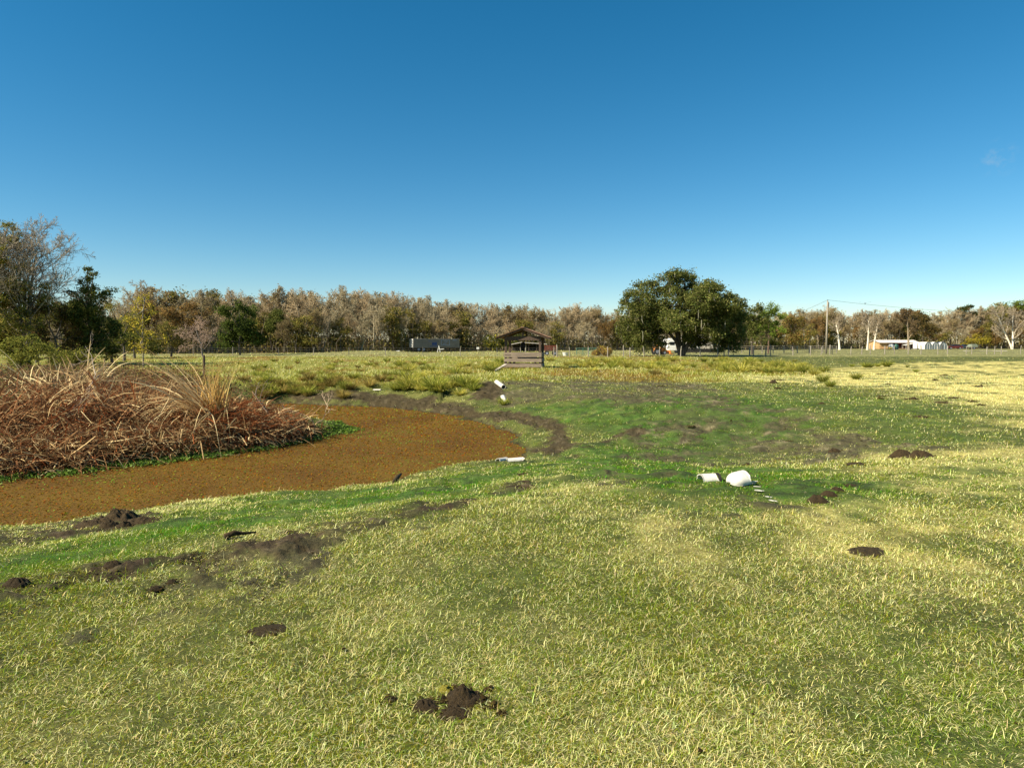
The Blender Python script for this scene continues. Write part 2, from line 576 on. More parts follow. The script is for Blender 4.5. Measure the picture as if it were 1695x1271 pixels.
# adaptive polar sheet: fine in front of the camera, coarse behind
a_front = np.linspace(R(-47), R(47), 760)
a_back = np.linspace(R(47), R(313), 60)[1:-1]
ang = np.concatenate([a_front, a_back])
rad = np.concatenate([[0.4], np.geomspace(0.8, 2.2, 14)[:-1], np.geomspace(2.2, 60, 560)[:-1], np.geomspace(60, 3000, 160)])
AA, RR = np.meshgrid(ang, rad)
GX, GY = (np.sin(AA) * RR).ravel(), (np.cos(AA) * RR).ravel()
GZ = H(GX, GY)
dk, gr, gn, st, md, dd = zones(GX, GY)
clod = fbm(GX * 4.5, GY * 4.5, 101, 4, 0.6) - 0.45
hoof = -np.clip(fbm(GX * 2.6, GY * 2.6, 131, 2) - 0.60, 0, 1)
outm = sstep(0.0, 0.25, dd)
GZ = GZ + outm * (dk * np.clip(clod, -0.2, 1) * 0.15 + gr * (clod * 0.09 + hoof * 0.28) + dk * hoof * 0.25)
GZ = GZ + outm * gn * 0.14 * (fbm(GX * 2.8, GY * 2.8, 141, 4, 0.6) - 0.5) * sstep(6, 10, GY)


def mix(a, b, t):
    return a * (1 - t[:, None]) + np.asarray(b)[None] * t[:, None]


n1 = fbm(GX * 0.9, GY * 0.9, 201, 5, 0.6)
n2 = fbm(GX * 3.1, GY * 3.1, 211, 4, 0.6)
c = np.tile(np.array([0.075, 0.085, 0.020]), (len(GX), 1))
c = mix(c, (0.25, 0.225, 0.075), sstep(0.48, 0.72, n1) * 0.35)
c = mix(c, (0.205, 0.20, 0.040), md * 0.85)
n5 = fbm(GX * 0.33, GY * 0.20, 231, 4, 0.6)
c = mix(c, (0.20, 0.125, 0.035), md * sstep(0.50, 0.68, n5) * 0.8)
c = mix(c, (0.56, 0.47, 0.155), st * sstep(0.30, 0.6, n1) * 0.85)
c = mix(c, (0.056, 0.102, 0.016), gn * 0.9)
c = mix(c, (0.035, 0.048, 0.014), gn * sstep(0.50, 0.66, fbm(GX * 2.4, GY * 2.4, 241, 4, 0.65)) * 0.75)
c = mix(c, (0.30, 0.24, 0.09), sstep(0.60, 0.72, n2) * 0.12 * gn)
c = mix(c, (0.092, 0.082, 0.038), gr * 0.92)
c = mix(c, (0.20, 0.165, 0.095), gr * sstep(0.55, 0.75, n2) * 0.8 * sstep(9, 13, GY))
n4 = fbm(GX * 7.0, GY * 7.0, 221, 3, 0.6)
c = mix(c, (0.060, 0.056, 0.024), gr * sstep(12, 9, GY) * 0.8)
c = mix(c, (0.040, 0.032, 0.018), sstep(0.50, 0.66, n4) * gr * 0.85)
c = mix(c, (0.050, 0.037, 0.018), dk * 0.97)
c = mix(c, (0.10, 0.078, 0.046), sstep(0.58, 0.72, n4) * dk * 0.5)
c = mix(c, (0.022, 0.018, 0.014), (dd < 0) * 1.0)
# far mown field past the fence
far = sstep(92, 96, GY)
c = mix(c, (0.20, 0.19, 0.075), far * 0.9)
c *= (0.66 + 0.68 * n2)[:, None]
c *= (0.62 + 0.76 * n4)[:, None]
na, nr = len(ang), len(rad)
i0 = (np.arange(nr - 1)[:, None] * na + np.arange(na)[None]).ravel()
i1 = (np.arange(nr - 1)[:, None] * na + (np.arange(na)[None] + 1) % na).ravel()
F = np.stack([i0, i0 + na, i1 + na, i1], 1)
cap = np.arange(na)[None]
M_GROUND = attr_mat("pasture", 26.0, 0.95, 1.0, 0.50, 1.5)
g = mesh_np("pasture_ground", np.stack([GX, GY, GZ], 1), [F[:, ::-1], cap[:, ::-1] if False else cap], M_GROUND, c, True)
tag(g, kind="structure")

# ------------------------------------------------------------------ pond
pn, n, o_ = mat_new("weed_covered_water")
tc = n.nodes.new("ShaderNodeTexCoord")
nz1 = n.nodes.new("ShaderNodeTexNoise"); nz1.inputs["Scale"].default_value = 0.55; nz1.inputs["Detail"].default_value = 6
nz2 = n.nodes.new("ShaderNodeTexNoise"); nz2.inputs["Scale"].default_value = 26; nz2.inputs["Detail"].default_value = 5; nz2.inputs["Roughness"].default_value = 0.8
cr1 = n.nodes.new("ShaderNodeValToRGB")
cr1.color_ramp.elements[0].position = 0.35; cr1.color_ramp.elements[0].color = (0.100, 0.050, 0.010, 1)
cr1.color_ramp.elements[1].position = 0.70; cr1.color_ramp.elements[1].color = (0.140, 0.080, 0.012, 1)
mr = n.nodes.new("ShaderNodeMapRange"); mr.inputs[1].default_value = 0.35; mr.inputs[2].default_value = 0.65; mr.inputs[3].default_value = 0.55; mr.inputs[4].default_value = 1.35
sc = n.nodes.new("ShaderNodeVectorMath"); sc.operation = 'SCALE'
p = n.nodes.new("ShaderNodeBsdfPrincipled"); p.inputs["Roughness"].default_value = 0.85; p.inputs["Specular IOR Level"].default_value = 0.1
b = n.nodes.new("ShaderNodeBump"); b.inputs["Strength"].default_value = 0.7; b.inputs["Distance"].default_value = 0.02
for nz in (nz1, nz2):
    n.links.new(tc.outputs["Object"], nz.inputs["Vector"])
n.links.new(nz1.outputs[0], cr1.inputs[0]); n.links.new(nz2.outputs[0], mr.inputs[0])
n.links.new(cr1.outputs[0], sc.inputs[0]); n.links.new(mr.outputs[0], sc.inputs["Scale"])
n.links.new(sc.outputs[0], p.inputs["Base Color"]); n.links.new(nz2.outputs[0], b.inputs["Height"])
n.links.new(b.outputs[0], p.inputs["Normal"]); n.links.new(p.outputs[0], o_.inputs["Surface"])
px_, py_ = np.array(POND).T
pc = MB()
pc.add([(px_.min() - 2, py_.min() - 2, WATER), (px_.max() + 0.6, py_.min() - 2, WATER), (px_.max() + 0.6, py_.max() + 1, WATER), (px_.min() - 2, py_.max() + 1, WATER)], [(0, 1, 2, 3)])
tag(pc.build("pond_water", pn), kind="structure")


# ------------------------------------------------------------------ blades of grass and weed
def blades(P, an, lean, L, W, C, two=True):
    N = len(P)
    dh = np.stack([np.cos(an), np.sin(an), np.zeros(N)], 1)
    pe = np.stack([-np.sin(an), np.cos(an), np.zeros(N)], 1)
    # the face of a blade turns about its own axis
    up = np.array([0, 0, 1.0])[None]
    l1, l2 = lean * 0.8, np.minimum(lean * 1.3, 1.9)
    mid = P + (L * 0.5)[:, None] * (dh * np.sin(l1)[:, None] + up * np.cos(l1)[:, None])
    tip = mid + (L * 0.5)[:, None] * (dh * np.sin(l2)[:, None] + up * np.cos(l2)[:, None])
    hw = (W / 2)[:, None] * pe
    if two:
        V = np.stack([P - hw, P + hw, mid + hw * 0.8, mid - hw * 0.8, tip], 1).reshape(-1, 3)
        b = np.arange(N)[:, None] * 5
        F = [b + np.array([[0, 1, 2, 3]]), b + np.array([[3, 2, 4]])]
        return V, F, np.repeat(C, 5, 0)
    V = np.stack([P - hw, P + hw, tip], 1).reshape(-1, 3)
    b = np.arange(N)[:, None] * 3
    return V, [b + np.array([[0, 1, 2]])], np.repeat(C, 3, 0)


def join(parts):
    Vs, Fs, Cs, off = [], {}, [], 0
    for V, F, C in parts:
        Vs.append(V); Cs.append(C)
        for f in F:
            Fs.setdefault(f.shape[1], []).append(f + off)
        off += len(V)
    return np.concatenate(Vs), [np.concatenate(v) for v in Fs.values()], np.concatenate(Cs)


def scatter(r0, r1, n, half=R(43)):
    """points on the ground, thinning with distance"""
    k = 0.42
    u = rs.rand(n)
    r = (r0 ** k + u * (r1 ** k - r0 ** k)) ** (1 / k)
    a = rs.uniform(-half, half, n)
    return np.sin(a) * r, np.cos(a) * r, r


BARE_SPOTS = []            # discs where soil lies on the grass


def bare_of_grass(x, y):
    ok = np.ones(len(x), bool)
    for cx0, cy0, r0_ in BARE_SPOTS:
        ok &= (x - cx0) ** 2 + (y - cy0) ** 2 > (r0_ * (0.75 + 0.5 * rs.rand(len(x)))) ** 2
    return ok


def grass(r0, r1, n, two):
    x, y, r = scatter(r0, r1, n)
    # most blades stand in small tufts
    ncl = n // 16
    ci = np.where(rs.rand(n) < 0.62, rs.randint(0, ncl, n), -1)
    cfac = rs.uniform(0.6, 1.55, ncl)
    spr = 0.030 * (1 + x[ci] * 0) * (1 + r[ci] / 14)
    inn = ci >= 0
    x = np.where(inn, x[ci] + rs.normal(0, 1, n) * spr, x)
    y = np.where(inn, y[ci] + rs.normal(0, 1, n) * spr, y)
    r = np.hypot(x, y)
    lf = np.where(inn, cfac[ci], 0.8)
    cdry = np.where(inn, rs.uniform(-0.3, 0.3, ncl)[ci], 0)
    dk, gr, gn, st, md, d = zones(x, y)
    keep = (d > 0.05) & bare_of_grass(x, y) & (rs.rand(n) > np.clip(dk * np.where(r < 12, 0.80, 0.95) + gr * np.where(r < 12, 0.50, 0.70), 0, 1)) & (rs.rand(n) > sstep(93, 97, y) * 0.6)
    # thin and thick places in the sward
    tk = fbm(x * 1.1, y * 1.1, 301, 4, 0.6)
    keep &= rs.rand(n) < 0.62 + 1.0 * sstep(0.32, 0.6, tk)
    x, y, r, dk, gr, gn, st, md, tk, lf, cdry = [q[keep] for q in (x, y, r, dk, gr, gn, st, md, tk, lf, cdry)]
    n = len(x)
    z = H(x, y)
    n1 = fbm(x * 0.9, y * 0.9, 201, 5, 0.6)
    n3 = fbm(x * 0.22, y * 0.22, 321, 3)
    pdry = 0.35 + 0.45 * (n1 - 0.5) + 0.4 * (n3 - 0.5)
    pdry = pdry * (1 - 0.80 * gn) + 0.42 * st * sstep(8, 30, y) + 0.15 * st - 0.05 * md
    pdry = np.where(y > 96, 0.55, pdry)
    dry = rs.rand(n) < np.clip(pdry + cdry * pdry * 1.6, 0.03, 0.93)
    v = rs.uniform(0.55, 1.4, n)[:, None]
    v = np.where(dry[:, None], np.minimum(v, 1.1), v)
    green = np.stack([rs.uniform(0.14, 0.29, n), rs.uniform(0.175, 0.305, n), rs.uniform(0.012, 0.03, n)], 1)
    lush = np.stack([rs.uniform(0.06, 0.17, n), rs.uniform(0.14, 0.28, n), rs.uniform(0.010, 0.026, n)], 1)
    mead = np.stack([rs.uniform(0.20, 0.34, n), rs.uniform(0.22, 0.32, n), rs.uniform(0.02, 0.05, n)], 1)
    straw = np.stack([rs.uniform(0.70, 0.92, n), rs.uniform(0.65, 0.86, n), rs.uniform(0.24, 0.42, n)], 1)
    C = green * (1 - gn[:, None]) + lush * gn[:, None]
    C = C * (1 - 0.8 * md[:, None]) + mead * 0.8 * md[:, None]
    n5 = fbm(x * 0.33, y * 0.20, 231, 4, 0.6)
    rusty = (md * sstep(0.48, 0.66, n5) * (rs.rand(n) < 0.75))[:, None]
    C = C * (1 - rusty) + np.array([0.27, 0.17, 0.04]) * rusty
    dry &= ~((rusty[:, 0] > 0.3) & (rs.rand(n) < 0.8))
    C = np.where(dry[:, None], straw, C) * v
    L = lf * rs.uniform(0.020, 0.050, n) * (1 + 0.8 * (tk - 0.4)) * np.where(dry, 1.1, 1.0)
    L = L * (1 + md * 1.3) * (1 - 0.35 * gr) * (1 + 0.03 * np.minimum(r, 22) + 0.01 * np.clip(r - 22, 0, 40))
    L = np.where(gn > 0.5, L * 0.95, L)
    W = np.maximum(0.0023, 0.00052 * r) * rs.uniform(0.7, 1.5, n)
    lean = np.abs(rs.normal(1.38, 0.40, n)) * np.where(md > 0.4, 0.6, 1.0)
    an = rs.uniform(0, 2 * math.pi, n)
    return blades(np.stack([x, y, z - 0.004], 1), an, np.clip(lean, 0.05, 1.55), L, W, C, two)


# floating weed: tiny leaves on the water
n = 140000
x, y, r = scatter(8.5, 34, n)
d = pond_d(x, y)
k = d < -0.02
x, y, r, d = x[k], y[k], r[k], d[k]
n = len(x)
sz = rs.uniform(0.010, 0.022, n) * np.maximum(1, r / 14)
t = rs.uniform(0, 2 * math.pi, n)
tl = rs.normal(0, 0.35, (n, 2))
cx = np.stack([np.cos(t), np.sin(t), tl[:, 0]], 1) * sz[:, None]
cy = np.stack([-np.sin(t), np.cos(t), tl[:, 1]], 1) * sz[:, None] * 0.7
Pw = np.stack([x, y, np.full(n, WATER + 0.012)], 1)
edge = sstep(-1.6, 0, d + 1.2 * (fbm(x * 0.8, y * 0.8, 401, 3) - 0.5))
pg = 0.08 + 0.5 * edge * sstep(10, 22, y * 0 + 14) + 0.5 * sstep(0.62, 0.75, fbm(x * 0.5, y * 0.8, 411, 3))
isg = rs.rand(n) < pg
brown = np.stack([rs.uniform(0.11, 0.29, n), rs.uniform(0.055, 0.15, n), rs.uniform(0.006, 0.022, n)], 1)
greenw = np.stack([rs.uniform(0.12, 0.26, n), rs.uniform(0.18, 0.30, n), rs.uniform(0.02, 0.05, n)], 1)
Cw = np.where(isg[:, None], greenw, brown)
V = np.stack([Pw - cx, Pw - cy, Pw + cx, Pw + cy], 1).reshape(-1, 3)
tag(mesh_np("floating_weed", V, [np.arange(n)[:, None] * 4 + np.arange(4)[None]], M_GRASS, np.repeat(Cw, 4, 0)),
    "rusty brown floating weed covering the pond", kind="stuff")


# ------------------------------------------------------------------ trees
UP = np.array([0, 0, 1.0])


def nrm(v):
    return v / (np.linalg.norm(v) + 1e-9)


def tube_np(pts, rad, k):
    n = len(pts)
    d = np.gradient(pts, axis=0)
    d /= np.linalg.norm(d, axis=1)[:, None] + 1e-9
    ref = np.array([0.31, 0.17, 0.93]) if abs(d[0, 2]) < 0.9 else np.array([0.9, 0.3, 0.1])
    u = np.cross(d, ref)
    u /= np.linalg.norm(u, axis=1)[:, None] + 1e-9
    w_ = np.cross(d, u)
    a = np.arange(k) * 2 * math.pi / k
    V = pts[:, None] + (u[:, None] * np.cos(a)[None, :, None] + w_[:, None] * np.sin(a)[None, :, None]) * np.asarray(rad)[:, None, None]
    i, j = np.meshgrid(np.arange(n - 1), np.arange(k), indexing='ij')
    F = np.stack([i * k + j, i * k + (j + 1) % k, (i + 1) * k + (j + 1) % k, (i + 1) * k + j], -1).reshape(-1, 4)
    return V.reshape(-1, 3), F


def grow(rg, p, d, L, r, lev, sp, out):
    n = sp['seg'][lev]
    pts = [p]
    dd = d
    for i in range(n):
        dd = nrm(dd + rg.normal(0, sp['wig'][lev], 3) + UP * sp['trop'][lev])
        p = p + dd * (L / n)
        pts.append(p)
    pts = np.array(pts)
    radii = np.linspace(r, r * sp['taper'][lev], n + 1)
    if lev == 0:
        radii[0] *= 1.35
    out.append((lev, pts, radii))
    if lev + 1 < len(sp['seg']):
        kids = sp['kids'][lev]
        for j in range(kids):
            t = sp['start'][lev] + (1 - sp['start'][lev]) * (j + rg.rand()) / kids
            q = t * n
            i = min(int(q), n - 1)
            base = pts[i] + (pts[i + 1] - pts[i]) * (q - i)
            tan = nrm(pts[i + 1] - pts[i])
            per = nrm(np.cross(tan, rg.normal(0, 1, 3)))
            ang_ = sp['ang'][lev] * rg.uniform(0.7, 1.3)
            cd = nrm(tan * math.cos(ang_) + per * math.sin(ang_))
            cl = L * sp['ratio'][lev] * (1.15 - 0.55 * t) * rg.uniform(0.7, 1.3)
            cr = max(radii[i] * sp['rr'][lev], sp['rmin'])
            grow(rg, base, cd, cl, cr, lev + 1, sp, out)


def wood_mesh(name, polys, col, parent, mat, sides=(8, 6, 4, 3, 3, 3), rg=None, var=0.25):
    Vs, Fs, Cs, off = [], [], [], 0
    for lev, pts, rad_ in polys:
        V, F = tube_np(pts, rad_, sides[lev])
        Vs.append(V); Fs.append(F + off); off += len(V)
        Cs.append(np.tile(np.asarray(col[min(lev, len(col) - 1)]) * rg.uniform(1 - var, 1 + var), (len(V), 1)))
    return mesh_np(name, np.concatenate(Vs), [np.concatenate(Fs)], mat, np.concatenate(Cs), True, parent)


def leaf_cards(rg, P, size, cols, flat=0.0):
    """one small diamond leaf spray at each point"""
    n = len(P)
    u = rg.normal(0, 1, (n, 3)); u[:, 2] *= (1 - flat)
    u /= np.linalg.norm(u, axis=1)[:, None]
    w_ = np.cross(u, rg.normal(0, 1, (n, 3)))
    w_ /= np.linalg.norm(w_, axis=1)[:, None] + 1e-9
    s = size * rg.uniform(0.6, 1.4, n)[:, None]
    V = np.stack([P - u * s, P - w_ * s * 0.5 + u * s * 0.1, P + u * s, P + w_ * s * 0.5 + u * s * 0.1], 1).reshape(-1, 3)
    ci = rg.randint(0, len(cols), n)
    C = np.asarray(cols)[ci] * rg.uniform(0.65, 1.4, n)[:, None]
    return V, [np.arange(n)[:, None] * 4 + np.arange(4)[None]], np.repeat(C, 4, 0)


BARE = dict(seg=(6, 5, 4, 3, 2), wig=(0.08, 0.15, 0.2, 0.25, 0.3), trop=(0.06, 0.14, 0.10, 0.06, 0.02),
            taper=(0.25, 0.25, 0.3, 0.4, 0.5), kids=(11, 8, 6, 6), start=(0.28, 0.2, 0.15, 0.1),
            ang=(0.75, 0.65, 0.65, 0.7), ratio=(0.52, 0.5, 0.5, 0.55), rr=(0.42, 0.5, 0.55, 0.6), rmin=0.010)


def bare_tree(name, seed, h, rad0, cols, spread=1.0, over=None, leaf=None, nleaf=0, lsize=0.2, rmin=0.016, stems=1):
    rg = np.random.RandomState(seed)
    sp = dict(BARE)
    sp['rmin'] = rmin
    sp['ang'] = tuple(a * spread for a in sp['ang'])
    if over:
        sp.update(over)
    polys = []
    for s in range(stems):
        d = nrm(np.array([rg.normal(0, 0.08 + 0.14 * (stems > 1)), rg.normal(0, 0.08 + 0.14 * (stems > 1)), 1]))
        grow(rg, np.array([0.0, 0, -0.15]) + (rg.normal(0, rad0 * 0.5, 3) * (1, 1, 0) if stems > 1 else 0), d, h * rg.uniform(0.70, 0.82), rad0, 0, sp, polys)
    zmax = max(q[1][:, 2].max() for q in polys)
    k = h / zmax
    polys = [(l, q * np.array([1, 1, k]), r) for l, q, r in polys]
    root = empty(name)
    big = [q for q in polys if q[0] <= 1]
    fine = [q for q in polys if q[0] > 1]
    wood_mesh("trunk", big, cols, root, M_BARK, rg=rg)
    if leaf is None:
        wood_mesh("crown", fine, cols, root, M_TWIG, rg=rg)
    else:
        Vs = []
        off = 0
        Va, Fa, Ca = [], [], []
        for lev, pts, rd in fine:
            V, F = tube_np(pts, rd, 3)
            Va.append(V); Fa.append(F + off); off += len(V)
            Ca.append(np.tile(np.asarray(cols[min(lev, len(cols) - 1)]), (len(V), 1)))
        tips = np.array([q[1][-1] for q in fine if q[0] >= 3] + [q[1][len(q[1]) // 2] for q in fine if q[0] >= 3])
        P = tips[rg.randint(0, len(tips), nleaf)] + rg.normal(0, 0.22, (nleaf, 3))
        V, F, C = leaf_cards(rg, P, lsize, leaf)
        V2 = np.concatenate(Va + [V])
        mesh_np("crown", V2, [np.concatenate(Fa + [F[0] + off])], M_LEAF, np.concatenate(Ca + [C]), False, root)
    return root


def lobe_tree(name, seed, lobes, trunk_pts, trunk_r, barkc, leafc, nclump, nleaf, cr, lsize, limbs=True, moss=None, shell=0.55, flat=0.0, forks=None):
    """a leafy tree: limbs run from the trunk to each lobe and on to the leaf clumps spread through it"""
    rg = np.random.RandomState(seed)
    root = empty(name)
    polys = []
    nleaf = int(nleaf * (2.6 if name in DENSE else 1.0))
    tp = np.array(trunk_pts, float)
    polys.append((0, tp, np.linspace(trunk_r, trunk_r * 0.5, len(tp))))
    for fk in (forks or []):
        polys.append((0, np.array(fk[0], float), np.linspace(fk[1], fk[1] * 0.45, len(fk[0]))))
    nodes = np.concatenate([q[1][len(q[1]) // 2:] for q in polys])
    CP, CS = [], []
    for lb in lobes:
        c, r = np.array(lb[:3], float), lb[3]
        k = max(3, int(nclump * (r * r)))
        b = nodes[np.argmin(((nodes - c) ** 2).sum(1) + 0.6 * np.maximum(0, nodes[:, 2] - c[2]) ** 2)]
        mid = (b + c) / 2 + rg.normal(0, 0.12 * r, 3) + np.array([0, 0, -0.12 * r])
        t = np.linspace(0, 1, 6)[:, None]
        pts = (1 - t) ** 2 * b + 2 * t * (1 - t) * mid + t * t * c
        L = np.linalg.norm(c - b)
        if limbs:
            polys.append((1, pts, np.linspace(max(0.03, 0.028 * L + 0.012 * r), 0.02, 6)))
        dv = rg.normal(0, 1, (k, 3)); dv /= np.linalg.norm(dv, axis=1)[:, None]
        rr = r * (shell + (1 - shell) * rg.rand(k)) * rg.uniform(0.75, 1.12, k)
        P = c + dv * rr[:, None] * np.array([1, 1, 0.8])
        for q in P:
            if limbs and rg.rand() < 0.6:
                s0 = pts[rg.randint(2, 6)]
                m2 = (s0 + q) / 2 + rg.normal(0, 0.1 * r, 3)
                polys.append((2, np.array([s0, m2, q]), np.array([0.028, 0.018, 0.01]) * (0.6 + 0.35 * r)))
        CP.append(P); CS.append(np.full(k, 1.0))
    CP = np.concatenate(CP)
    sz = cr * rg.uniform(0.55, 1.3, len(CP))
    tint = rg.uniform(0.75, 1.3, len(CP))
    idx = np.repeat(np.arange(len(CP)), nleaf)
    P = CP[idx] + rg.normal(0, 0.5, (len(idx), 3)) * sz[idx][:, None] * np.array([1, 1, 0.75])
    V, F, C = leaf_cards(rg, P, lsize, leafc, flat)
    C = C * np.repeat(tint[idx], 4)[:, None]
    wood_mesh("trunk", polys, [barkc], root, M_BARK, (10, 6, 4), rg, 0.15)
    mesh_np("crown", V, F, M_LEAF, C, False, root)
    if moss:
        low = CP[rg.randint(0, len(CP), moss)]
        polysm = []
        for q in low:
            q = q + rg.normal(0, 0.3, 3)
            L = rg.uniform(0.5, 1.8)
            polysm.append((0, np.array([q, q + [rg.normal(0, .06), rg.normal(0, .06), -L * 0.5], q + [rg.normal(0, .1), rg.normal(0, .1), -L]]), np.array([0.05, 0.07, 0.01])))
        mo = wood_mesh("hanging_moss", polysm, [(0.20, 0.19, 0.14)], root, M_TWIG, (3,), rg, 0.3)
        mo["kind"] = "stuff"
    return root


DENSE = ('pine_tree', 'evergreen_tree', 'thicket_tree', 'shrub', 'vine', 'live_oak')


def rand_lobes(rg, h, w_, n, z0=0.3):
    L = []
    for i in range(n):
        z = h * (z0 + (0.92 - z0) * (i + rg.rand()) / n)
        f = math.sin(math.pi * min(0.95, max(0.12, (z / h - z0 + 0.18) / (1.16 - z0)))) ** 0.6
        a = rg.uniform(0, 2 * math.pi)
        q = rg.uniform(0.2, 0.62) * w_ / 2 * f
        r = w_ * rg.uniform(0.18, 0.28) * (0.6 + 0.4 * f)
        L.append((q * math.cos(a), q * math.sin(a), min(z, h - r * 0.8), r))
    return L


GREY = [(0.29, 0.25, 0.165), (0.35, 0.295, 0.19), (0.39, 0.325, 0.205), (0.40, 0.33, 0.205)]
PINK = [(0.28, 0.225, 0.145), (0.34, 0.275, 0.175), (0.40, 0.31, 0.19), (0.42, 0.32, 0.19)]
BROWN = [(0.22, 0.175, 0.12), (0.28, 0.215, 0.14), (0.33, 0.245, 0.155), (0.34, 0.25, 0.155)]
OLIVE = [(0.19, 0.175, 0.04), (0.24, 0.195, 0.05), (0.14, 0.145, 0.034), (0.28, 0.21, 0.06)]
DKGRN = [(0.070, 0.085, 0.020), (0.095, 0.108, 0.025), (0.05, 0.062, 0.016), (0.135, 0.135, 0.035)]
RUSTL = [(0.25, 0.145, 0.045), (0.21, 0.12, 0.04), (0.17, 0.12, 0.04), (0.27, 0.18, 0.06)]
GOLD = [(0.42, 0.34, 0.04), (0.34, 0.28, 0.035), (0.24, 0.22, 0.035), (0.46, 0.34, 0.06)]
OAKL = [(0.085, 0.105, 0.024), (0.110, 0.125, 0.030), (0.06, 0.075, 0.018), (0.18, 0.165, 0.055), (0.13, 0.135, 0.038)]
PINEL = [(0.15, 0.20, 0.032), (0.20, 0.25, 0.04), (0.11, 0.15, 0.026)]
VINE = [(0.16, 0.165, 0.032), (0.22, 0.20, 0.042), (0.10, 0.11, 0.026), (0.29, 0.22, 0.06)]

# --- the first of each kind of woodland tree (heights about 10 m; copies are scaled)
PROTO = {}
proto_list = []


def reg(kind, o):
    PROTO.setdefault(kind, []).append(o)
    proto_list.append(o)


for i in range(5):
    reg('grey', bare_tree("bare_tree", 100 + i, 10, 0.17, GREY, (0.95, 1.1, 0.85, 1.2, 1.0)[i], rmin=0.020))
for i in range(3):
    reg('pink', bare_tree("bare_tree", 120 + i, 10, 0.16, PINK, (1.1, 0.9, 1.2)[i], rmin=0.019))
for i in range(3):
    reg('brown', bare_tree("thinly_leaved_tree", 140 + i, 10, 0.18, BROWN, 1.0, leaf=[(0.30, 0.235, 0.11), (0.24, 0.205, 0.085), (0.33, 0.25, 0.115)], nleaf=2200, lsize=0.13, rmin=0.018))
for i in range(2):
    reg('rust', bare_tree("rust_leaved_tree", 150 + i, 10, 0.18, BROWN, 1.0, leaf=RUSTL, nleaf=3800, lsize=0.15))
for i in range(3):
    rg = np.random.RandomState(160 + i)
    reg('olive', lobe_tree("olive_tree", 160 + i, rand_lobes(rg, 10, 6.0, 12, 0.16), [(0, 0, -.2), (0.1, 0, 2.5), (0, 0.1, 5)], 0.2, (0.14, 0.12, 0.09), OLIVE, 8, 22, 0.75, 0.16))
for i in range(2):
    rg = np.random.RandomState(170 + i)
    reg('dark', lobe_tree("evergreen_tree", 170 + i, rand_lobes(rg, 10, 6.5, 13, 0.16), [(0, 0, -.2), (0.1, 0, 2.5), (0, 0.1, 5)], 0.22, (0.10, 0.085, 0.065), DKGRN, 8, 26, 0.8, 0.16))
rg = np.random.RandomState(180)
reg('gold', lobe_tree("golden_tree", 180, rand_lobes(rg, 10, 5.5, 10, 0.2), [(0, 0, -.2), (0.1, 0, 2.5), (0, 0.1, 5)], 0.17, (0.16, 0.13, 0.1), [(0.22, 0.16, 0.03), (0.27, 0.19, 0.035), (0.17, 0.14, 0.03)], 8, 20, 0.7, 0.15))
# the wood is thick with twigs low down too
for k in PROTO:
    for o in PROTO[k]:
        o.location = (0, -400, 0)

TOP = [(150, 500), (200, 492), (250, 474), (290, 486), (330, 483), (400, 488), (440, 482), (480, 480), (520, 486), (570, 478), (610, 484), (650, 489), (700, 492),
       (760, 500), (820, 506), (870, 510), (910, 514), (960, 506), (1000, 514), (1060, 512), (1130, 510), (1230, 508), (1300, 518), (1350, 507), (1400, 512),
       (1440, 514), (1490, 507), (1540, 518), (1570, 508), (1600, 510), (1650, 503), (1700, 506), (1760, 506)]
tu, tv = np.array(TOP, float).T
DEP = [(150, 118), (400, 124), (560, 128), (800, 160), (1000, 175), (1250, 190), (1400, 222), (1800, 228)]
du, dv_ = np.array(DEP, float).T


def where_in_wood(u):
    for lim, txt in ((262, "behind the golden sapling"), (352, "behind the pinkish hawthorn"), (440, "around the round evergreen"), (560, "between the round evergreen and the grassy hump"),
                     (668, "behind the grassy hump"), (765, "behind the dark box trailer"), (830, "between the box trailer and the feed shelter"),
                     (915, "behind the feed shelter"), (1025, "between the feed shelter and the great oak"), (1235, "behind the great oak"),
                     (1300, "beside the lone green pine"), (1372, "between the pine and the utility pole"), (1436, "between the utility pole and the plank barn"),
                     (1510, "behind the plank barn"), (1575, "behind the white hoop houses"), (1655, "behind the parked cars")):
        if u < lim:
            return txt
    return "around the pale forked sycamore"


KTXT = {'grey': ("bare grey twiggy tree in the wood", "tree"), 'pink': ("bare pinkish brown twiggy tree in the wood", "tree"), 'brown': ("brown thinly leaved tree in the wood", "tree"),
        'rust': ("rust leaved tree in the wood", "tree"), 'olive': ("olive green leafy tree in the wood", "tree"),
        'dark': ("dark green evergreen in the wood", "tree"), 'gold': ("yellow leaved tree in the wood", "tree")}
used_proto = set()
rp = random.Random(5)


def plant(kind, u, Y, h, sx=1.0):
    src = rp.choice(PROTO[kind])
    fresh = src.name not in used_proto
    o = src if fresh else copy_tree(src)
    used_proto.add(src.name)
    x = xu(u, Y)
    s = h / 10.0
    o.location = (x, Y, gz(x, Y) - 0.05)
    o.rotation_euler = (0, 0, rp.uniform(0, 6.283))
    o.scale = (s * sx, s * sx, s)
    t, cat = KTXT[kind]
    lab = t + " " + where_in_wood(u)
    tag(o, lab, cat, lab.replace("bare grey twiggy tree", "bare grey twiggy trees", 1))
    return o


mix_w = {'grey': 30, 'pink': 20, 'brown': 16, 'rust': 6, 'olive': 12, 'dark': 5, 'gold': 3}


def pick(d):
    return rp.choices(list(d), list(d.values()))[0]


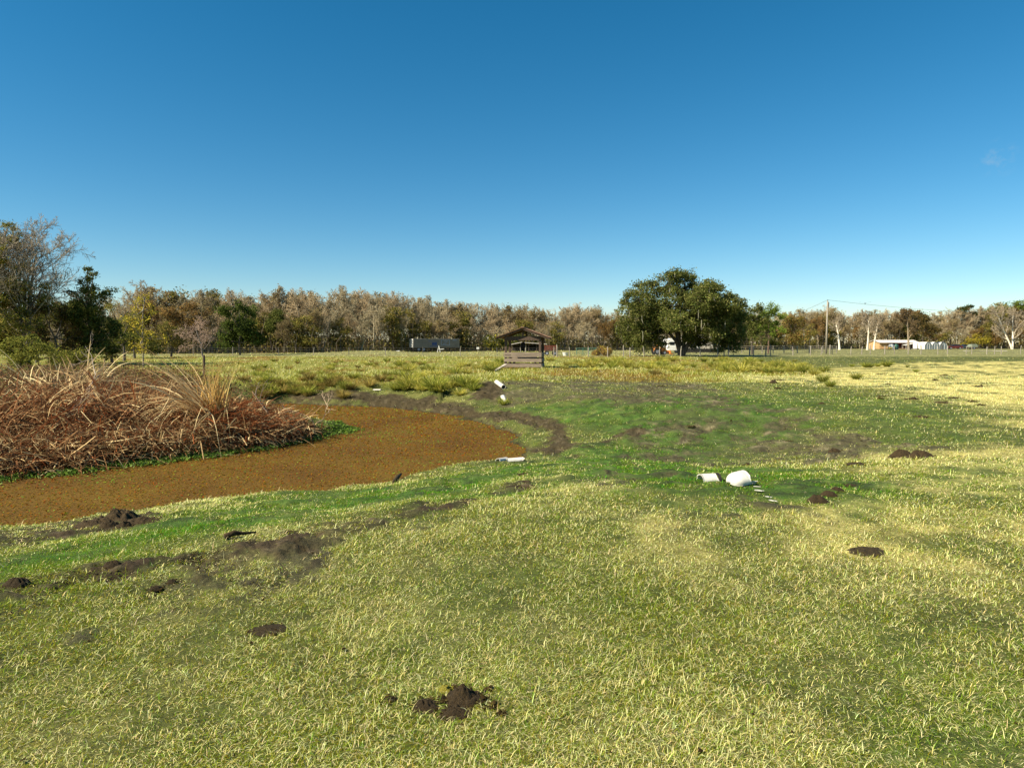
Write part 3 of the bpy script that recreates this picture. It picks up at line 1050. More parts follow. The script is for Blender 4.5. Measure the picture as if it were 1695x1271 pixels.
u = -40.0
while u < 1740:
    dep = float(np.interp(u, du, dv_))
    step = 15.5 * 150 / dep / (1.0 if u < 1240 else 0.80)
    top = float(np.interp(u, tu, tv))
    hpx = (HOR - top) * (1.09 if u < 1000 else 1.0)
    # tall back row
    Y = dep + rp.uniform(9, 17)
    plant(pick({'grey': 40, 'pink': 26, 'brown': 14, 'olive': 5, 'dark': 3} if u < 1250 else {'grey': 22, 'pink': 22, 'brown': 24, 'rust': 9, 'olive': 9, 'dark': 3}), u, Y, (hpx * Y / FPX + EYE) * rp.uniform(0.92, 1.04), rp.uniform(0.95, 1.2))
    # lower front row
    Y = dep + rp.uniform(0, 6)
    kd = pick({'grey': 16, 'pink': 10, 'brown': 13, 'rust': 3, 'olive': 17, 'dark': 6, 'gold': 2} if u < 1250 else {'grey': 8, 'brown': 14, 'rust': 12, 'olive': 14, 'gold': 6, 'dark': 6})
    plant(kd, u + rp.uniform(3, 9), Y, (hpx * Y / FPX + EYE) * rp.uniform(0.50, 0.80), rp.uniform(1.0, 1.35))
    u += step * rp.uniform(0.75, 1.25)
for k in PROTO:
    for o in PROTO[k]:
        if o.name not in used_proto:
            for ch in list(o.children):
                bpy.data.objects.remove(ch)
            bpy.data.objects.remove(o)

# farther ranks of the wood, seen only as a mass of twigs, and the brush along its foot
rg = np.random.RandomState(900)
Va, Fa, Ca, off = [], [], [], 0
srcs = []
for k in ('grey', 'pink', 'brown'):
    for o in PROTO[k][:2]:
        try:
            for ch in o.children:
                me = ch.data
                V = np.empty(len(me.vertices) * 3, np.float32); me.vertices.foreach_get("co", V)
                L = np.empty(len(me.loops), np.int32); me.loops.foreach_get("vertex_index", L)
                Cc = np.empty(len(me.vertices) * 4, np.float32); me.color_attributes["Col"].data.foreach_get("color", Cc)
                if len(L) == 4 * len(me.polygons):
                    srcs.append((ch.name, V.reshape(-1, 3), L.reshape(-1, 4), Cc.reshape(-1, 4)[:, :3]))
        except ReferenceError:
            pass
crowns = [q for q in srcs if q[0].startswith("crown")]
for i in range(135):
    u = rg.uniform(-60, 1760)
    dep = float(np.interp(u, du, dv_)) + rg.uniform(22, 40)
    top = float(np.interp(u, tu, tv))
    h = ((HOR - top) * dep / FPX + EYE) * rg.uniform(0.85, 1.04)
    _, V, Fq, Cc = crowns[rg.randint(len(crowns))]
    a = rg.uniform(0, 6.28)
    s = h / 10
    x0 = xu(u, dep)
    W3 = np.stack([(V[:, 0] * math.cos(a) - V[:, 1] * math.sin(a)) * s * 1.2 + x0, (V[:, 0] * math.sin(a) + V[:, 1] * math.cos(a)) * s * 1.2 + dep, V[:, 2] * s], 1)
    Va.append(W3); Fa.append(Fq + off); Ca.append(Cc * rg.uniform(0.7, 1.1)); off += len(V)
tag(mesh_np("far_woodland", np.concatenate(Va), [np.concatenate(Fa)], M_TWIG, np.concatenate(Ca)), "far ranks of bare trees deep in the wood", kind="stuff")

n = 90000
u = rg.uniform(-90, 1790, n)
dep = np.interp(u, du, dv_) + rg.uniform(-1, 20, n)
x = (u - CU) / FPX * dep
hh = 3.6 * (0.35 + fbm(x * 0.16, dep * 0.1, 71, 3)) * np.where(u > 1240, 1.25, 1.0)
z = rg.rand(n) ** 1.3 * hh
kd = fbm(x * 0.12, dep * 0.12, 73, 3)
P = np.stack([x, dep, z], 1)
P[46000:, 1] += 26
P[46000:, 2] *= 2.1
V, F, C = leaf_cards(rg, P, 0.26, [(0.16, 0.13, 0.045), (0.12, 0.11, 0.036), (0.22, 0.155, 0.06), (0.18, 0.165, 0.045)])
C = C * np.repeat(np.where(kd > 0.5, 1.25, 0.8), 4)[:, None]
# upright stems among the brush
m = 2600
us = rg.uniform(-90, 1790, m)
ds = np.interp(us, du, dv_) + rg.uniform(-1, 14, m)
xs = (us - CU) / FPX * ds
ps = []
for q in range(m):
    h = rg.uniform(2, 7)
    ps.append((0, np.array([[xs[q], ds[q], -.1], [xs[q] + rg.normal(0, .25), ds[q], h * .5], [xs[q] + rg.normal(0, .5), ds[q], h]]), np.array([0.07, 0.05, 0.02]) * rg.uniform(0.5, 1.3)))
Va, Fa, Ca, off = [V], [F[0]], [C], len(V)
for _, pts, rd in ps:
    v2, f2 = tube_np(pts, rd, 3)
    Va.append(v2); Fa.append(f2 + off); off += len(v2)
    Ca.append(np.tile(np.array([0.22, 0.18, 0.14]) * rg.uniform(0.5, 1.5), (len(v2), 1)))
tag(mesh_np("undergrowth", np.concatenate(Va), [np.concatenate(Fa)], M_LEAF, np.concatenate(Ca)), "brush and thin stems along the foot of the wood", kind="stuff")


def px_lobes(lst, Y, x0, seed, dy=0.6):
    """crown lobes given as picture position and size, set round the trunk at real depth"""
    rg_ = np.random.RandomState(seed)
    k = Y / FPX
    return [((q[0] - x0) * k, rg_.uniform(-dy, dy) * (q[3] if len(q) > 3 else 1) * 3.0, EYE + (HOR - q[1]) * k, q[2] * k) for q in lst]


# --- the great live oak
YO = 97.0
ox = xu(1128, YO)
k = YO / FPX
oz = gz(ox, YO)
ol = [(1050, 492, 26), (1075, 476, 26), (1108, 464, 28), (1140, 460, 28), (1165, 478, 24), (1045, 520, 27), (1075, 508, 30), (1110, 498, 32), (1148, 496, 32), (1180, 500, 26),
      (1205, 505, 24), (1218, 522, 22), (1040, 545, 24), (1070, 540, 28), (1100, 530, 26), (1150, 528, 30), (1182, 528, 30), (1206, 545, 26), (1172, 553, 22), (1060, 562, 16),
      (1085, 562, 14), (1142, 552, 22), (1195, 565, 17), (1222, 556, 14), (1038, 562, 18), (1058, 573, 14), (1090, 570, 12), (1160, 566, 15), (1180, 574, 13), (1212, 570, 15), (1072, 556, 16), (1030, 505, 14), (1112, 452, 16), (1132, 448, 14), (1192, 488, 15)]
lob = px_lobes(ol, YO, 1128, 31, 1.0)
lob += [(q[0] * 0.8, q[1] + s * 3.2, q[2] * 0.97, q[3] * 0.9) for q in lob[4:19:2] for s in (-1, 1)]
oak = lobe_tree("live_oak", 33, lob, [(0, 0, -0.3), (-0.1, 0, 0.8), (-0.35, 0.1, 2.0), (-0.6, 0.2, 4.0), (-0.9, 0.2, 6.5)], 0.55, (0.085, 0.07, 0.055), OAKL, 6.0, 36, 0.75, 0.135, moss=240,
                forks=[([(0.15, 0, 0.2), (0.7, -0.1, 1.4), (1.6, -0.2, 2.6), (3.0, 0.1, 4.2), (4.6, 0.3, 5.6)], 0.42), ([(-0.2, 0, 0.6), (-0.9, -0.3, 2.3), (-2.6, -0.2, 4.3), (-4.5, 0.1, 5.8)], 0.30),
                       ([(0.2, 0.1, 0.9), (0.6, 0.6, 3.0), (0.8, 1.2, 6.5), (1.0, 1.2, 8.5)], 0.33)])
oak.location = (ox, YO, oz)
oak.scale = (0.97, 0.97, 0.955)
tag(oak, "great spreading live oak with grey hanging moss beyond the fence", "oak tree")


def leafy(name, u, Y, lst, label, cat, leafc, seed, nclump=8, nleaf=26, cr=0.6, ls=0.13, tr=0.16, bark=(0.12, 0.10, 0.08), trunk_to=0.5, dy=0.6, shell=0.45, flat=0):
    x = xu(u, Y)
    lob = px_lobes(lst, Y, u, seed, dy)
    ht = max(q[2] for q in lob)
    rg_ = np.random.RandomState(seed)
    o = lobe_tree(name, seed, lob, [(0, 0, -.2), (rg_.normal(0, .1), 0, ht * trunk_to * .5), (rg_.normal(0, .15), 0, ht * trunk_to)], tr, bark, leafc, nclump, nleaf, cr, ls, shell=shell, flat=flat)
    o.location = (x, Y, gz(x, Y))
    return tag(o, label, cat)


leafy("evergreen_tree", 1245, 112, [(1240, 520, 18), (1250, 535, 18), (1238, 548, 18), (1252, 556, 16), (1245, 510, 12)], "dark evergreen tree hugging the side of the great oak, before the pine", "tree", OAKL, 41, 4.5, 30, 0.8, 0.15)
leafy("pine_tree", 1272, 125, [(1262, 520, 10), (1280, 515, 11), (1272, 511, 9), (1288, 524, 9), (1255, 532, 9), (1284, 537, 10), (1264, 540, 10), (1272, 524, 10), (1290, 545, 8), (1256, 548, 8), (1276, 550, 8)], "lone pine with rounded bright green tufts beside the great oak", "pine tree", PINEL, 43, 8, 26, 0.6, 0.12, 0.17, (0.16, 0.10, 0.075), 0.9, 0.5)
leafy("shrub", 1312, 150, [(1306, 545, 16), (1318, 535, 15), (1310, 560, 14), (1322, 553, 13), (1304, 530, 10)], "wide rust and olive bushy tree between the pine and the utility pole", "tree", RUSTL + OLIVE, 45, 5, 26, 0.8, 0.16)
leafy("evergreen_tree", 397, 106, [(388, 517, 17), (402, 515, 17), (395, 535, 24), (412, 545, 20), (380, 548, 20), (398, 558, 22), (420, 562, 16), (374, 566, 14), (392, 505, 9)], "round dense bright evergreen tree standing forward of the brown wood", "tree",
      [(0.075, 0.10, 0.022), (0.10, 0.13, 0.026), (0.05, 0.07, 0.018)], 47, 5, 34, 0.8, 0.15, dy=0.8)
leafy("shrub", 1560, 196, [(1555, 560, 8), (1566, 556, 8)], "small olive bush behind the white hoop houses", "bush", OLIVE, 49, 3, 20, .9, .2)
leafy("shrub", 996, 101, [(990, 584, 8), (1002, 582, 8), (996, 578, 7), (1005, 587, 5)], "low orange brown bush by the fence between shelter and oak", "bush", RUSTL + GOLD[:1], 51, 40, 30, 0.35, 0.09, 0.05)
leafy("shrub", 848, 158, [(842, 567, 12), (855, 560, 12)], "dark green bush behind the feed shelter", "bush", DKGRN, 53, 4, 24, .8, .17)
leafy("shrub", 818, 156, [(812, 566, 13), (826, 562, 13), (820, 572, 10)], "dark green bush with yellow leaves beside the feed shelter", "bush", DKGRN + GOLD[1:2], 54, 4, 26, .8, .17)

# --- near trees on the far side of the dead reeds
YL = 56.0
leafy("evergreen_tree", -12, 54, [(-5, 395, 26), (8, 430, 26), (-12, 445, 34), (-20, 500, 40), (5, 480, 26), (8, 540, 30), (-30, 560, 40), (12, 378, 12)], "tall dark leafy tree cut by the picture's edge beside the big bare tree", "tree", VINE, 61, 18, 30, 0.4, 0.075, 0.2, dy=0.7)
t = bare_tree("vine_hung_tree", 63, 12.6, 0.20, [(0.22, 0.20, 0.16), (0.26, 0.225, 0.175), (0.29, 0.25, 0.19), (0.30, 0.25, 0.185)], 1.0, rmin=0.014, stems=3, over=dict(kids=(12, 8, 7, 5)))
t.location = (xu(45, YL), YL, gz(xu(45, YL), YL))
tag(t, "tall bare grey tree rising over the leafy thicket behind the reeds", "tree")
rgv = np.random.RandomState(65)
kk = YL / FPX
lob = px_lobes([(25, 470, 18), (50, 480, 22), (35, 510, 30), (70, 500, 20), (60, 530, 26), (20, 545, 28), (30, 440, 12), (75, 470, 12)], YL, 45, 66, 0.6)
vt = lobe_tree("vine", 67, lob, [(0.2, -0.4, -.2), (0.1, -0.3, 2), (0, -0.3, 4)], 0.06, (0.12, 0.10, 0.08), VINE, 16, 26, 0.42, 0.07)
vt.location = t.location
tag(vt, "dark leafy vine smothering the lower half of the tall bare tree", "vine")
leafy("evergreen_tree", 150, 60, [(150, 470, 10), (146, 452, 7), (160, 478, 11), (140, 490, 16), (170, 492, 14), (155, 510, 22), (178, 515, 14), (135, 525, 20), (165, 540, 24), (140, 558, 22), (185, 550, 16), (176, 482, 9), (150, 490, 16), (150, 535, 26), (120, 545, 20), (165, 565, 22), (150, 448, 5), (165, 462, 6)],
      "dark spiky topped evergreen between the bare tree and golden sapling", "tree", [tuple(1.5 * v_ for v_ in q_) for q_ in DKGRN], 69, 16, 26, 0.42, 0.085, 0.14, dy=0.6)
leafy("thicket_tree", 95, 58, [(90, 515, 18), (110, 520, 18), (100, 540, 24), (80, 560, 24), (115, 562, 24), (100, 580, 22), (128, 585, 18)], "rusty olive thicket tree below the spiky evergreen", "tree", [(0.12, 0.10, 0.035), (0.09, 0.09, 0.03), (0.15, 0.09, 0.035)], 71, 14, 26, 0.42, 0.08, dy=.6)
leafy("shrub", 30, 50, [(10, 575, 26), (40, 570, 26), (70, 582, 22), (25, 590, 26), (95, 592, 18), (55, 595, 20)], "dense dark green bush at the foot of the tall bare tree", "bush", VINE[:3], 73, 18, 30, 0.36, 0.07, dy=.6)
leafy("shrub", 185, 64, [(175, 575, 18), (200, 580, 18), (160, 585, 16), (188, 560, 16), (210, 560, 14)], "dark bramble bush between the spiky evergreen and golden sapling", "bush", DKGRN + VINE[:2], 75, 14, 28, 0.42, 0.085, dy=.6)
leafy("golden_sapling", 236, 53, [(230, 492, 13), (224, 505, 12), (242, 512, 12), (232, 525, 12), (246, 540, 12), (232, 552, 12), (226, 540, 9), (255, 556, 10), (240, 568, 12), (226, 572, 9), (238, 582, 8), (268, 560, 5)],
      "slender sapling with golden yellow leaves at the edge of the meadow", "sapling", GOLD, 77, 20, 15, 0.45, 0.085, 0.06, (0.2, 0.17, 0.13), 0.8, dy=.4)
leafy("thicket_tree", 205, 70, [(200, 510, 13), (208, 530, 16), (200, 548, 16), (214, 545, 12)], "grey olive tree between the spiky evergreen and golden sapling", "tree", OLIVE + VINE[:1], 78, 10, 20, 0.5, 0.09, dy=.6)
leafy("thicket_tree", 282, 92, [(275, 545, 14), (292, 550, 14), (268, 562, 14), (285, 566, 14), (300, 570, 12)], "low olive brown tree between golden sapling and pinkish hawthorn", "tree", OLIVE, 80, 8, 22, 0.6, 0.11, dy=.6)
t = bare_tree("hawthorn", 81, 5.4, 0.11, [(0.24, 0.20, 0.17), (0.33, 0.25, 0.20), (0.40, 0.29, 0.22), (0.42, 0.30, 0.23)], 1.25, rmin=0.012,
              over=dict(trop=(0.02, 0.02, -0.01, -0.02, -0.03), ratio=(0.62, 0.5, 0.5, 0.55), start=(0.2, 0.2, 0.15, 0.1)))
t.location = (xu(336, 88), 88, gz(xu(336, 88), 88))
tag(t, "low spreading bare hawthorn with pinkish twigs before the wood", "tree")

leafy("thicket_tree", 60, 62, [(20, 520, 26), (60, 535, 28), (95, 520, 24), (40, 560, 28), (110, 545, 24), (80, 500, 16)], "broad dark olive tree filling the thicket behind the bare tree", "tree", VINE + OLIVE[:1], 83, 10, 26, 0.5, 0.085, dy=.6)
leafy("thicket_tree", 222, 84, [(205, 540, 18), (230, 550, 20), (250, 560, 18), (215, 570, 20), (245, 578, 16), (262, 572, 14), (225, 525, 14)], "dark thicket tree right behind the golden sapling", "tree", DKGRN + OLIVE[:2], 84, 8, 26, 0.6, 0.10, dy=.6)
leafy("shrub", 120, 48, [(90, 590, 18), (120, 592, 20), (150, 588, 18), (135, 600, 16), (110, 606, 14)], "dark scrubby bush at the back of the dead reeds", "bush", VINE[:3], 85, 16, 26, 0.36, 0.07, dy=.6)

# --- pale trunks near the farm
WH = [(0.66, 0.58, 0.46), (0.52, 0.44, 0.34), (0.36, 0.295, 0.21), (0.30, 0.24, 0.165)]
for u_, Y_, h, lab, sd_, st_ in ((1677, 205, 14.2, "pale barked forked sycamore with bare spreading crown at the field edge", 211, 2),
                                 (1390, 190, 11.0, "bare tree with a stout white trunk beside the utility pole", 213, 1),
                                 (1436, 186, 11.3, "tall bare white trunked tree nearest the plank barn's end wall", 215, 1),
                                 (1447, 192, 10.2, "thinner bare white trunked tree touching the plank barn's end wall", 217, 1)):
    t = bare_tree("pale_tree", sd_, h, 0.27 if st_ == 1 else 0.27, WH, 1.0, rmin=0.03, stems=st_, over=dict(kids=(11, 7, 6, 5), wig=(0.04, 0.13, 0.2, 0.25, 0.3), taper=(0.45, 0.25, 0.3, 0.4, 0.5), start=(0.5 if st_ == 1 else 0.25, 0.2, 0.15, 0.1)))
    t.location = (xu(u_, Y_), Y_, gz(xu(u_, Y_), Y_))
    tag(t, lab, "tree")
t = bare_tree("roadside_tree", 219, 11.5, 0.30, BROWN, 1.0, leaf=[(0.2, 0.13, 0.06), (0.15, 0.11, 0.05)], nleaf=1800, lsize=0.2, rmin=0.03)
t.location = (xu(1505, 188), 188, gz(xu(1505, 188), 188))
tag(t, "brown broad tree with dark trunk standing before the plank barn", "tree")
leafy("evergreen_tree", 1527, 205, [(1520, 530, 14), (1534, 528, 14), (1526, 545, 16), (1540, 548, 13), (1515, 550, 10)], "dense brown green tree rising over the hoop houses", "tree", [(0.12, 0.09, 0.03), (0.07, 0.065, 0.025), (0.15, 0.10, 0.035)], 221, 2.6, 30, 1.1, .2)
leafy("pine_tree", 1600, 236, [(1592, 513, 8), (1604, 511, 8), (1596, 519, 7), (1612, 520, 6)], "dark pine crown over the wood behind the parked cars", "pine tree", DKGRN, 223, 3, 40, 1.0, .2, .3, (0.16, 0.10, 0.075), 0.9, .4)
leafy("pine_tree", 1672, 238, [(1640, 518, 12), (1660, 510, 12), (1680, 508, 12), (1696, 510, 12), (1650, 526, 11), (1712, 512, 12)], "broad bright green pine crown above the pale forked sycamore", "pine tree", PINEL, 225, 2.6, 40, 1.1, .2, .35, (0.16, 0.10, 0.075), 0.9, .4)
for u_, v_, r_, lab in ((1600, 566, 8, "yellow green bush behind the parked cars"), (1622, 562, 9, "bright yellow bush farther along behind the covered trailer"), (1648, 562, 9, "orange leaved bush beside the pale forked sycamore")):
    leafy("shrub", u_, 224, [(u_ - 5, v_ + 3, r_ * .8), (u_ + 5, v_, r_), (u_, v_ - 6, r_ * .7)], lab, "bush", GOLD if 'yellow' in lab else RUSTL, int(u_), 3, 26, 1.0, .2)


# ------------------------------------------------------------------ dead reeds on the spit
def strands(rg, P, az, lean, bend, L, W, C, seg=5, kink=0.0, face=None):
    """long flat leaves that leave the ground at `lean` from upright and bend over; P is (N,3)"""
    N = len(P)
    tw = rg.uniform(0, 2 * math.pi, N) if face is None else face
    pts = [P]
    th = lean.copy()
    p = P
    kk_ = rg.randint(1, seg, N)
    for s in range(seg):
        th = th + bend / seg + np.where((kk_ == s) & (rg.rand(N) < kink), rg.uniform(0.5, 1.3, N), 0)
        th = np.clip(th, -0.2, 2.5)
        st_ = (L / seg)[:, None] * np.stack([np.cos(az) * np.sin(th), np.sin(az) * np.sin(th), np.cos(th)], 1)
        p = p + st_
        pts.append(p)
    Q = np.stack(pts, 1)
    wv = np.stack([np.cos(tw), np.sin(tw), rg.normal(0, 0.35, N)], 1) * (W / 2)[:, None]
    prof = np.array([0.7, 1, 1, 0.85, 0.6, 0.2, 0.15])[:seg + 1] if seg <= 6 else np.linspace(1, .2, seg + 1)
    A = Q - wv[:, None] * prof[None, :, None]
    B = Q + wv[:, None] * prof[None, :, None]
    V = np.stack([A, B], 2).reshape(-1, 3)
    b0 = (np.arange(N) * (seg + 1) * 2)[:, None, None]
    s_ = (np.arange(seg) * 2)[None, :, None]
    F = (b0 + s_ + np.array([0, 1, 3, 2])[None, None]).reshape(-1, 4)
    return V, [F], np.repeat(C, (seg + 1) * 2, 0)


RC = np.array([(0.58, 0.41, 0.20), (0.30, 0.165, 0.075), (0.20, 0.092, 0.042), (0.42, 0.28, 0.14), (0.74, 0.58, 0.31), (0.28, 0.088, 0.032), (0.13, 0.062, 0.032)])


def reed_cols(rg, n, w_):
    c = RC[rg.choice(len(RC), n, p=np.array(w_) / sum(w_))]
    return c * rg.uniform(0.7, 1.3, n)[:, None]


rg = np.random.RandomState(500)
front = [(-330, 806), (-150, 798), (0, 786), (100, 776), (200, 765), (300, 754), (370, 746), (430, 737), (480, 728)]
depth_back = [7.0, 7.0, 6.6, 6.0, 5.4, 4.6, 3.6, 2.2, 1.2]
hgt = [1.75, 1.75, 1.68, 1.35, 0.92, 0.72, 0.72, 0.6, 0.45]
fp = np.array([on_plane(u, v, -0.85)[:2] for u, v in front])
parts = []
ntuft = 520
tt = rg.rand(ntuft) * (len(fp) - 1)
ii = tt.astype(int)
ff = tt - ii
base = fp[ii] * (1 - ff)[:, None] + fp[ii + 1] * ff[:, None]
back = np.interp(tt, np.arange(len(fp)), depth_back)
hh = np.interp(tt, np.arange(len(fp)), hgt)
s = rg.rand(ntuft) ** 1.35
tx = base[:, 0] - 0.06 * s * back
ty = base[:, 1] + s * back + 0.15
tz = H(tx, ty)
for i in range(ntuft):
    m = rg.randint(22, 40)
    m = rg.randint(14, 46)
    P = np.stack([tx[i] + rg.normal(0, .28, m), ty[i] + rg.normal(0, .28, m), np.full(m, tz[i] - 0.05)], 1)
    hs_ = hh[i] * (0.45 + 0.6 * min(1, s[i] * 2.2)) * (1 - .3 * s[i]) * rg.uniform(0.6, 1.2)
    if s[i] < .5 and fbm(np.array([tx[i] * .9]), np.array([ty[i] * .9]), 611, 2)[0] < .42:
        hs_ *= .45
    az0 = -1.75 if s[i] < 0.35 else rg.uniform(0, 6.28)
    az = az0 + rg.normal(0, 1.1, m)
    red = 0.5 + 0.5 * math.sin(tx[i] * 1.1 + ty[i])
    pale = 1.0 if rg.rand() < 0.35 else 0.3
    parts.append(strands(rg, P, az, rg.uniform(0.05, 0.9, m), rg.uniform(0.7, 2.4, m), hs_ * rg.uniform(0.7, 1.45, m), rg.uniform(0.012, 0.040, m),
                         reed_cols(rg, m, (4 * pale, 5, 8, 4 * pale, 3.5 * pale, 3 + 5 * red, 8)), 5, 0.5))
# flattened litter lying along the waterline
m = 3200
t2 = rg.rand(m) * (len(fp) - 1)
i2 = t2.astype(int); f2 = t2 - i2
b2 = fp[i2] * (1 - f2)[:, None] + fp[i2 + 1] * f2[:, None] + np.stack([rg.normal(0, .3, m), rg.uniform(0.0, 1.5, m)], 1)
P = np.stack([b2[:, 0], b2[:, 1], H(b2[:, 0], b2[:, 1]) + rg.uniform(0.02, 0.35, m)], 1)
parts.append(strands(rg, P, rg.normal(-1.5, 1.3, m), rg.uniform(0.9, 1.6, m), rg.uniform(-0.2, 0.8, m), rg.uniform(0.3, 1.1, m), rg.uniform(0.012, 0.03, m), reed_cols(rg, m, (4, 4, 4, 4, 3, 2, 4)), 4, 0.3))
# loose sheaves of paler leaves tumbled on the heap
for (u, v, Y, n_, az0, L0, col) in ((70, 640, 19.0, 60, 2.6, 1.0, 4), (150, 625, 20.0, 50, 0.3, 0.9, 4), (235, 700, 18.3, 110, -0.6, 1.3, 3), (255, 705, 17.8, 90, 2.4, 1.1, 4), (300, 735, 17.6, 90, -1.2, 0.9, 4),
                                    (210, 745, 16.6, 70, -2.2, 0.8, 0), (30, 760, 15.4, 70, -1.9, 1.0, 4), (120, 650, 18.4, 90, 2.0, 1.2, 3), (180, 690, 17.6, 70, 2.8, 1.2, 0), (380, 735, 18.7, 70, -0.5, 0.8, 4)):
    q = at_depth(u, v, Y)
    P = q[None] + rg.normal(0, 1, (n_, 3)) * np.array([0.35, 0.25, 0.12])
    C = RC[col][None] * rg.uniform(0.75, 1.25, n_)[:, None]
    n_ = len(P)
    parts.append(strands(rg, P, az0 + rg.normal(0, 0.5, n_), rg.uniform(0.3, 1.3, n_), rg.uniform(0.2, 1.3, n_), L0 * rg.uniform(0.6, 1.3, n_), rg.uniform(0.014, 0.034, n_), C, 5, 0.3))
V, F, C = join(parts)
tag(mesh_np("dead_reeds", V, F, M_REED, C), "matted red brown dead reeds heaped along the pond's far shore", kind="stuff")

# russet mat below the standing clump
q = at_depth(350, 712, 18.2)
m = 900
P = np.stack([q[0] + rg.normal(0, .75, m), q[1] + rg.normal(0, .45, m), gz(q[0], q[1]) + np.abs(rg.normal(0, .3, m))], 1)
C = np.array([0.27, 0.085, 0.03])[None] * rg.uniform(0.5, 1.5, m)[:, None]
V, F, C = strands(rg, P, rg.normal(0.1, 0.7, m), rg.uniform(0.8, 1.5, m), rg.uniform(0, .9, m), rg.uniform(.25, .8, m), rg.uniform(.01, .022, m), C, 4)
tag(mesh_np("russet_litter", V, F, M_REED, C), "bright russet dead leaves matted under the standing reed clump", kind="stuff")

# the tall standing clump
q = at_depth(352, 738, 18.1)
cx_, cy_ = q[0], q[1]
cz_ = gz(cx_, cy_)
root = empty("reed_clump", (cx_, cy_, cz_))
pa = []
m = 230
P = np.stack([rg.normal(0, .18, m), rg.normal(0, .18, m), np.full(m, -.05)], 1)
b1 = strands(rg, P, rg.normal(math.pi + 0.55, 0.62, m), rg.uniform(0.02, 0.30, m), rg.uniform(1.0, 2.9, m), rg.uniform(1.9, 3.8, m), rg.uniform(0.024, 0.048, m), reed_cols(rg, m, (6, 3, 1, 4, 5, 0, 1)), 6, 0.35)
mesh_np("bent_leaves", b1[0], b1[1], M_REED, b1[2], False, root)
m = 95
P = np.stack([rg.normal(0, .16, m), rg.normal(0, .16, m), np.full(m, -.05)], 1)
w2 = strands(rg, P, rg.normal(0.2, 1.2, m), rg.uniform(0.0, 0.10, m), rg.uniform(0.0, 0.8, m), rg.uniform(1.6, 2.45, m), rg.uniform(0.022, 0.040, m), reed_cols(rg, m, (6, 2, 0, 5, 3, 0, 0)) * np.array([1.0, 0.93, 0.62]), 6, 0.22)
mesh_np("upright_leaves", w2[0], w2[1], M_REED, w2[2], False, root)
m = 130
P = np.stack([rg.normal(0, .22, m), rg.normal(0, .22, m), np.full(m, -.05)], 1)
w3 = strands(rg, P, rg.uniform(0, 6.28, m), rg.uniform(0.05, 0.4, m), rg.uniform(0.6, 2.0, m), rg.uniform(1.0, 1.7, m), rg.uniform(0.016, 0.03, m), reed_cols(rg, m, (1, 5, 5, 1, 0, 5, 4)), 6, 0.3)
mesh_np("withered_base", w3[0], w3[1], M_REED, w3[2], False, root)
root.scale = (.86, .86, .88)
tag(root, "tall standing clump of straw coloured reeds, bent over to one side", "reed clump")

# brown bramble scrub behind the reeds
m = 5200
u = rg.uniform(-60, 470, m)
Yb = rg.uniform(21, 34, m)
x = (u - CU) / FPX * Yb
k_ = pond_d(x, Yb) > 0.4
x, Yb, u = x[k_], Yb[k_], u[k_]
m = len(x)
dens = sstep(480, 200, u + 3.0 * (Yb - 21)) * (0.4 + 0.9 * fbm(x * .5, Yb * .5, 601, 3))
k_ = rg.rand(m) < dens
x, Yb = x[k_], Yb[k_]
m = len(x)
P = np.stack([x, Yb, H(x, Yb)], 1)
C = np.array([(0.17, 0.10, 0.065), (0.23, 0.14, 0.085), (0.12, 0.075, 0.05), (0.20, 0.16, 0.06)])[rg.randint(0, 4, m)] * rg.uniform(.7, 1.3, m)[:, None]
pp = [strands(rg, P, rg.uniform(0, 6.28, m), rg.uniform(0.1, 0.8, m), rg.uniform(0.2, 1.6, m), rg.uniform(0.5, 1.35, m), rg.uniform(0.010, 0.02, m), C, 5, .2)]
idx = rg.randint(0, m, 16000)
hB = rg.uniform(0.05, 0.85, 16000)
PB = P[idx] + np.stack([rg.normal(0, .25, 16000), rg.normal(0, .25, 16000), hB], 1)
pp.append(leaf_cards(rg, PB, 0.045, [(0.16, 0.085, 0.045), (0.22, 0.12, 0.06), (0.11, 0.07, 0.04), (0.14, 0.12, 0.04)]))
V, F, C = join(pp)
tag(mesh_np("bramble_scrub", V, F, M_REED, C), "low brown bramble scrub between the reeds and the thicket", kind="stuff")

# green water weed along the foot of the reeds
m = 9000
t2 = rg.rand(m) * (len(fp) + 0.9)
i2 = np.minimum(t2.astype(int), len(fp) - 1); f2 = t2 - i2
fp2 = np.vstack([fp, on_plane(575, 712, WATER)[:2][None], ])
b2 = fp2[i2] * (1 - np.minimum(f2, 1))[:, None] + fp2[np.minimum(i2 + 1, len(fp2) - 1)] * np.minimum(f2, 1)[:, None]
b2 = b2 + np.stack([rg.normal(0, .2, m), -0.35 + rg.normal(0, .22, m) + 0.25 * np.sin(t2 * 5)], 1)
P = np.stack([b2[:, 0], b2[:, 1], np.full(m, WATER + 0.02)], 1)
P[:, 2] = np.maximum(P[:, 2], H(P[:, 0], P[:, 1]) + 0.02) + rg.uniform(0, .06, m)
V, F, C = leaf_cards(rg, P, 0.035, [(0.12, 0.22, 0.03), (0.18, 0.28, 0.04), (0.08, 0.15, 0.025), (0.26, 0.34, 0.10)])
tag(mesh_np("water_weed", V, F, M_LEAF, C), "bright green water weed fringing the foot of the reeds", kind="stuff")


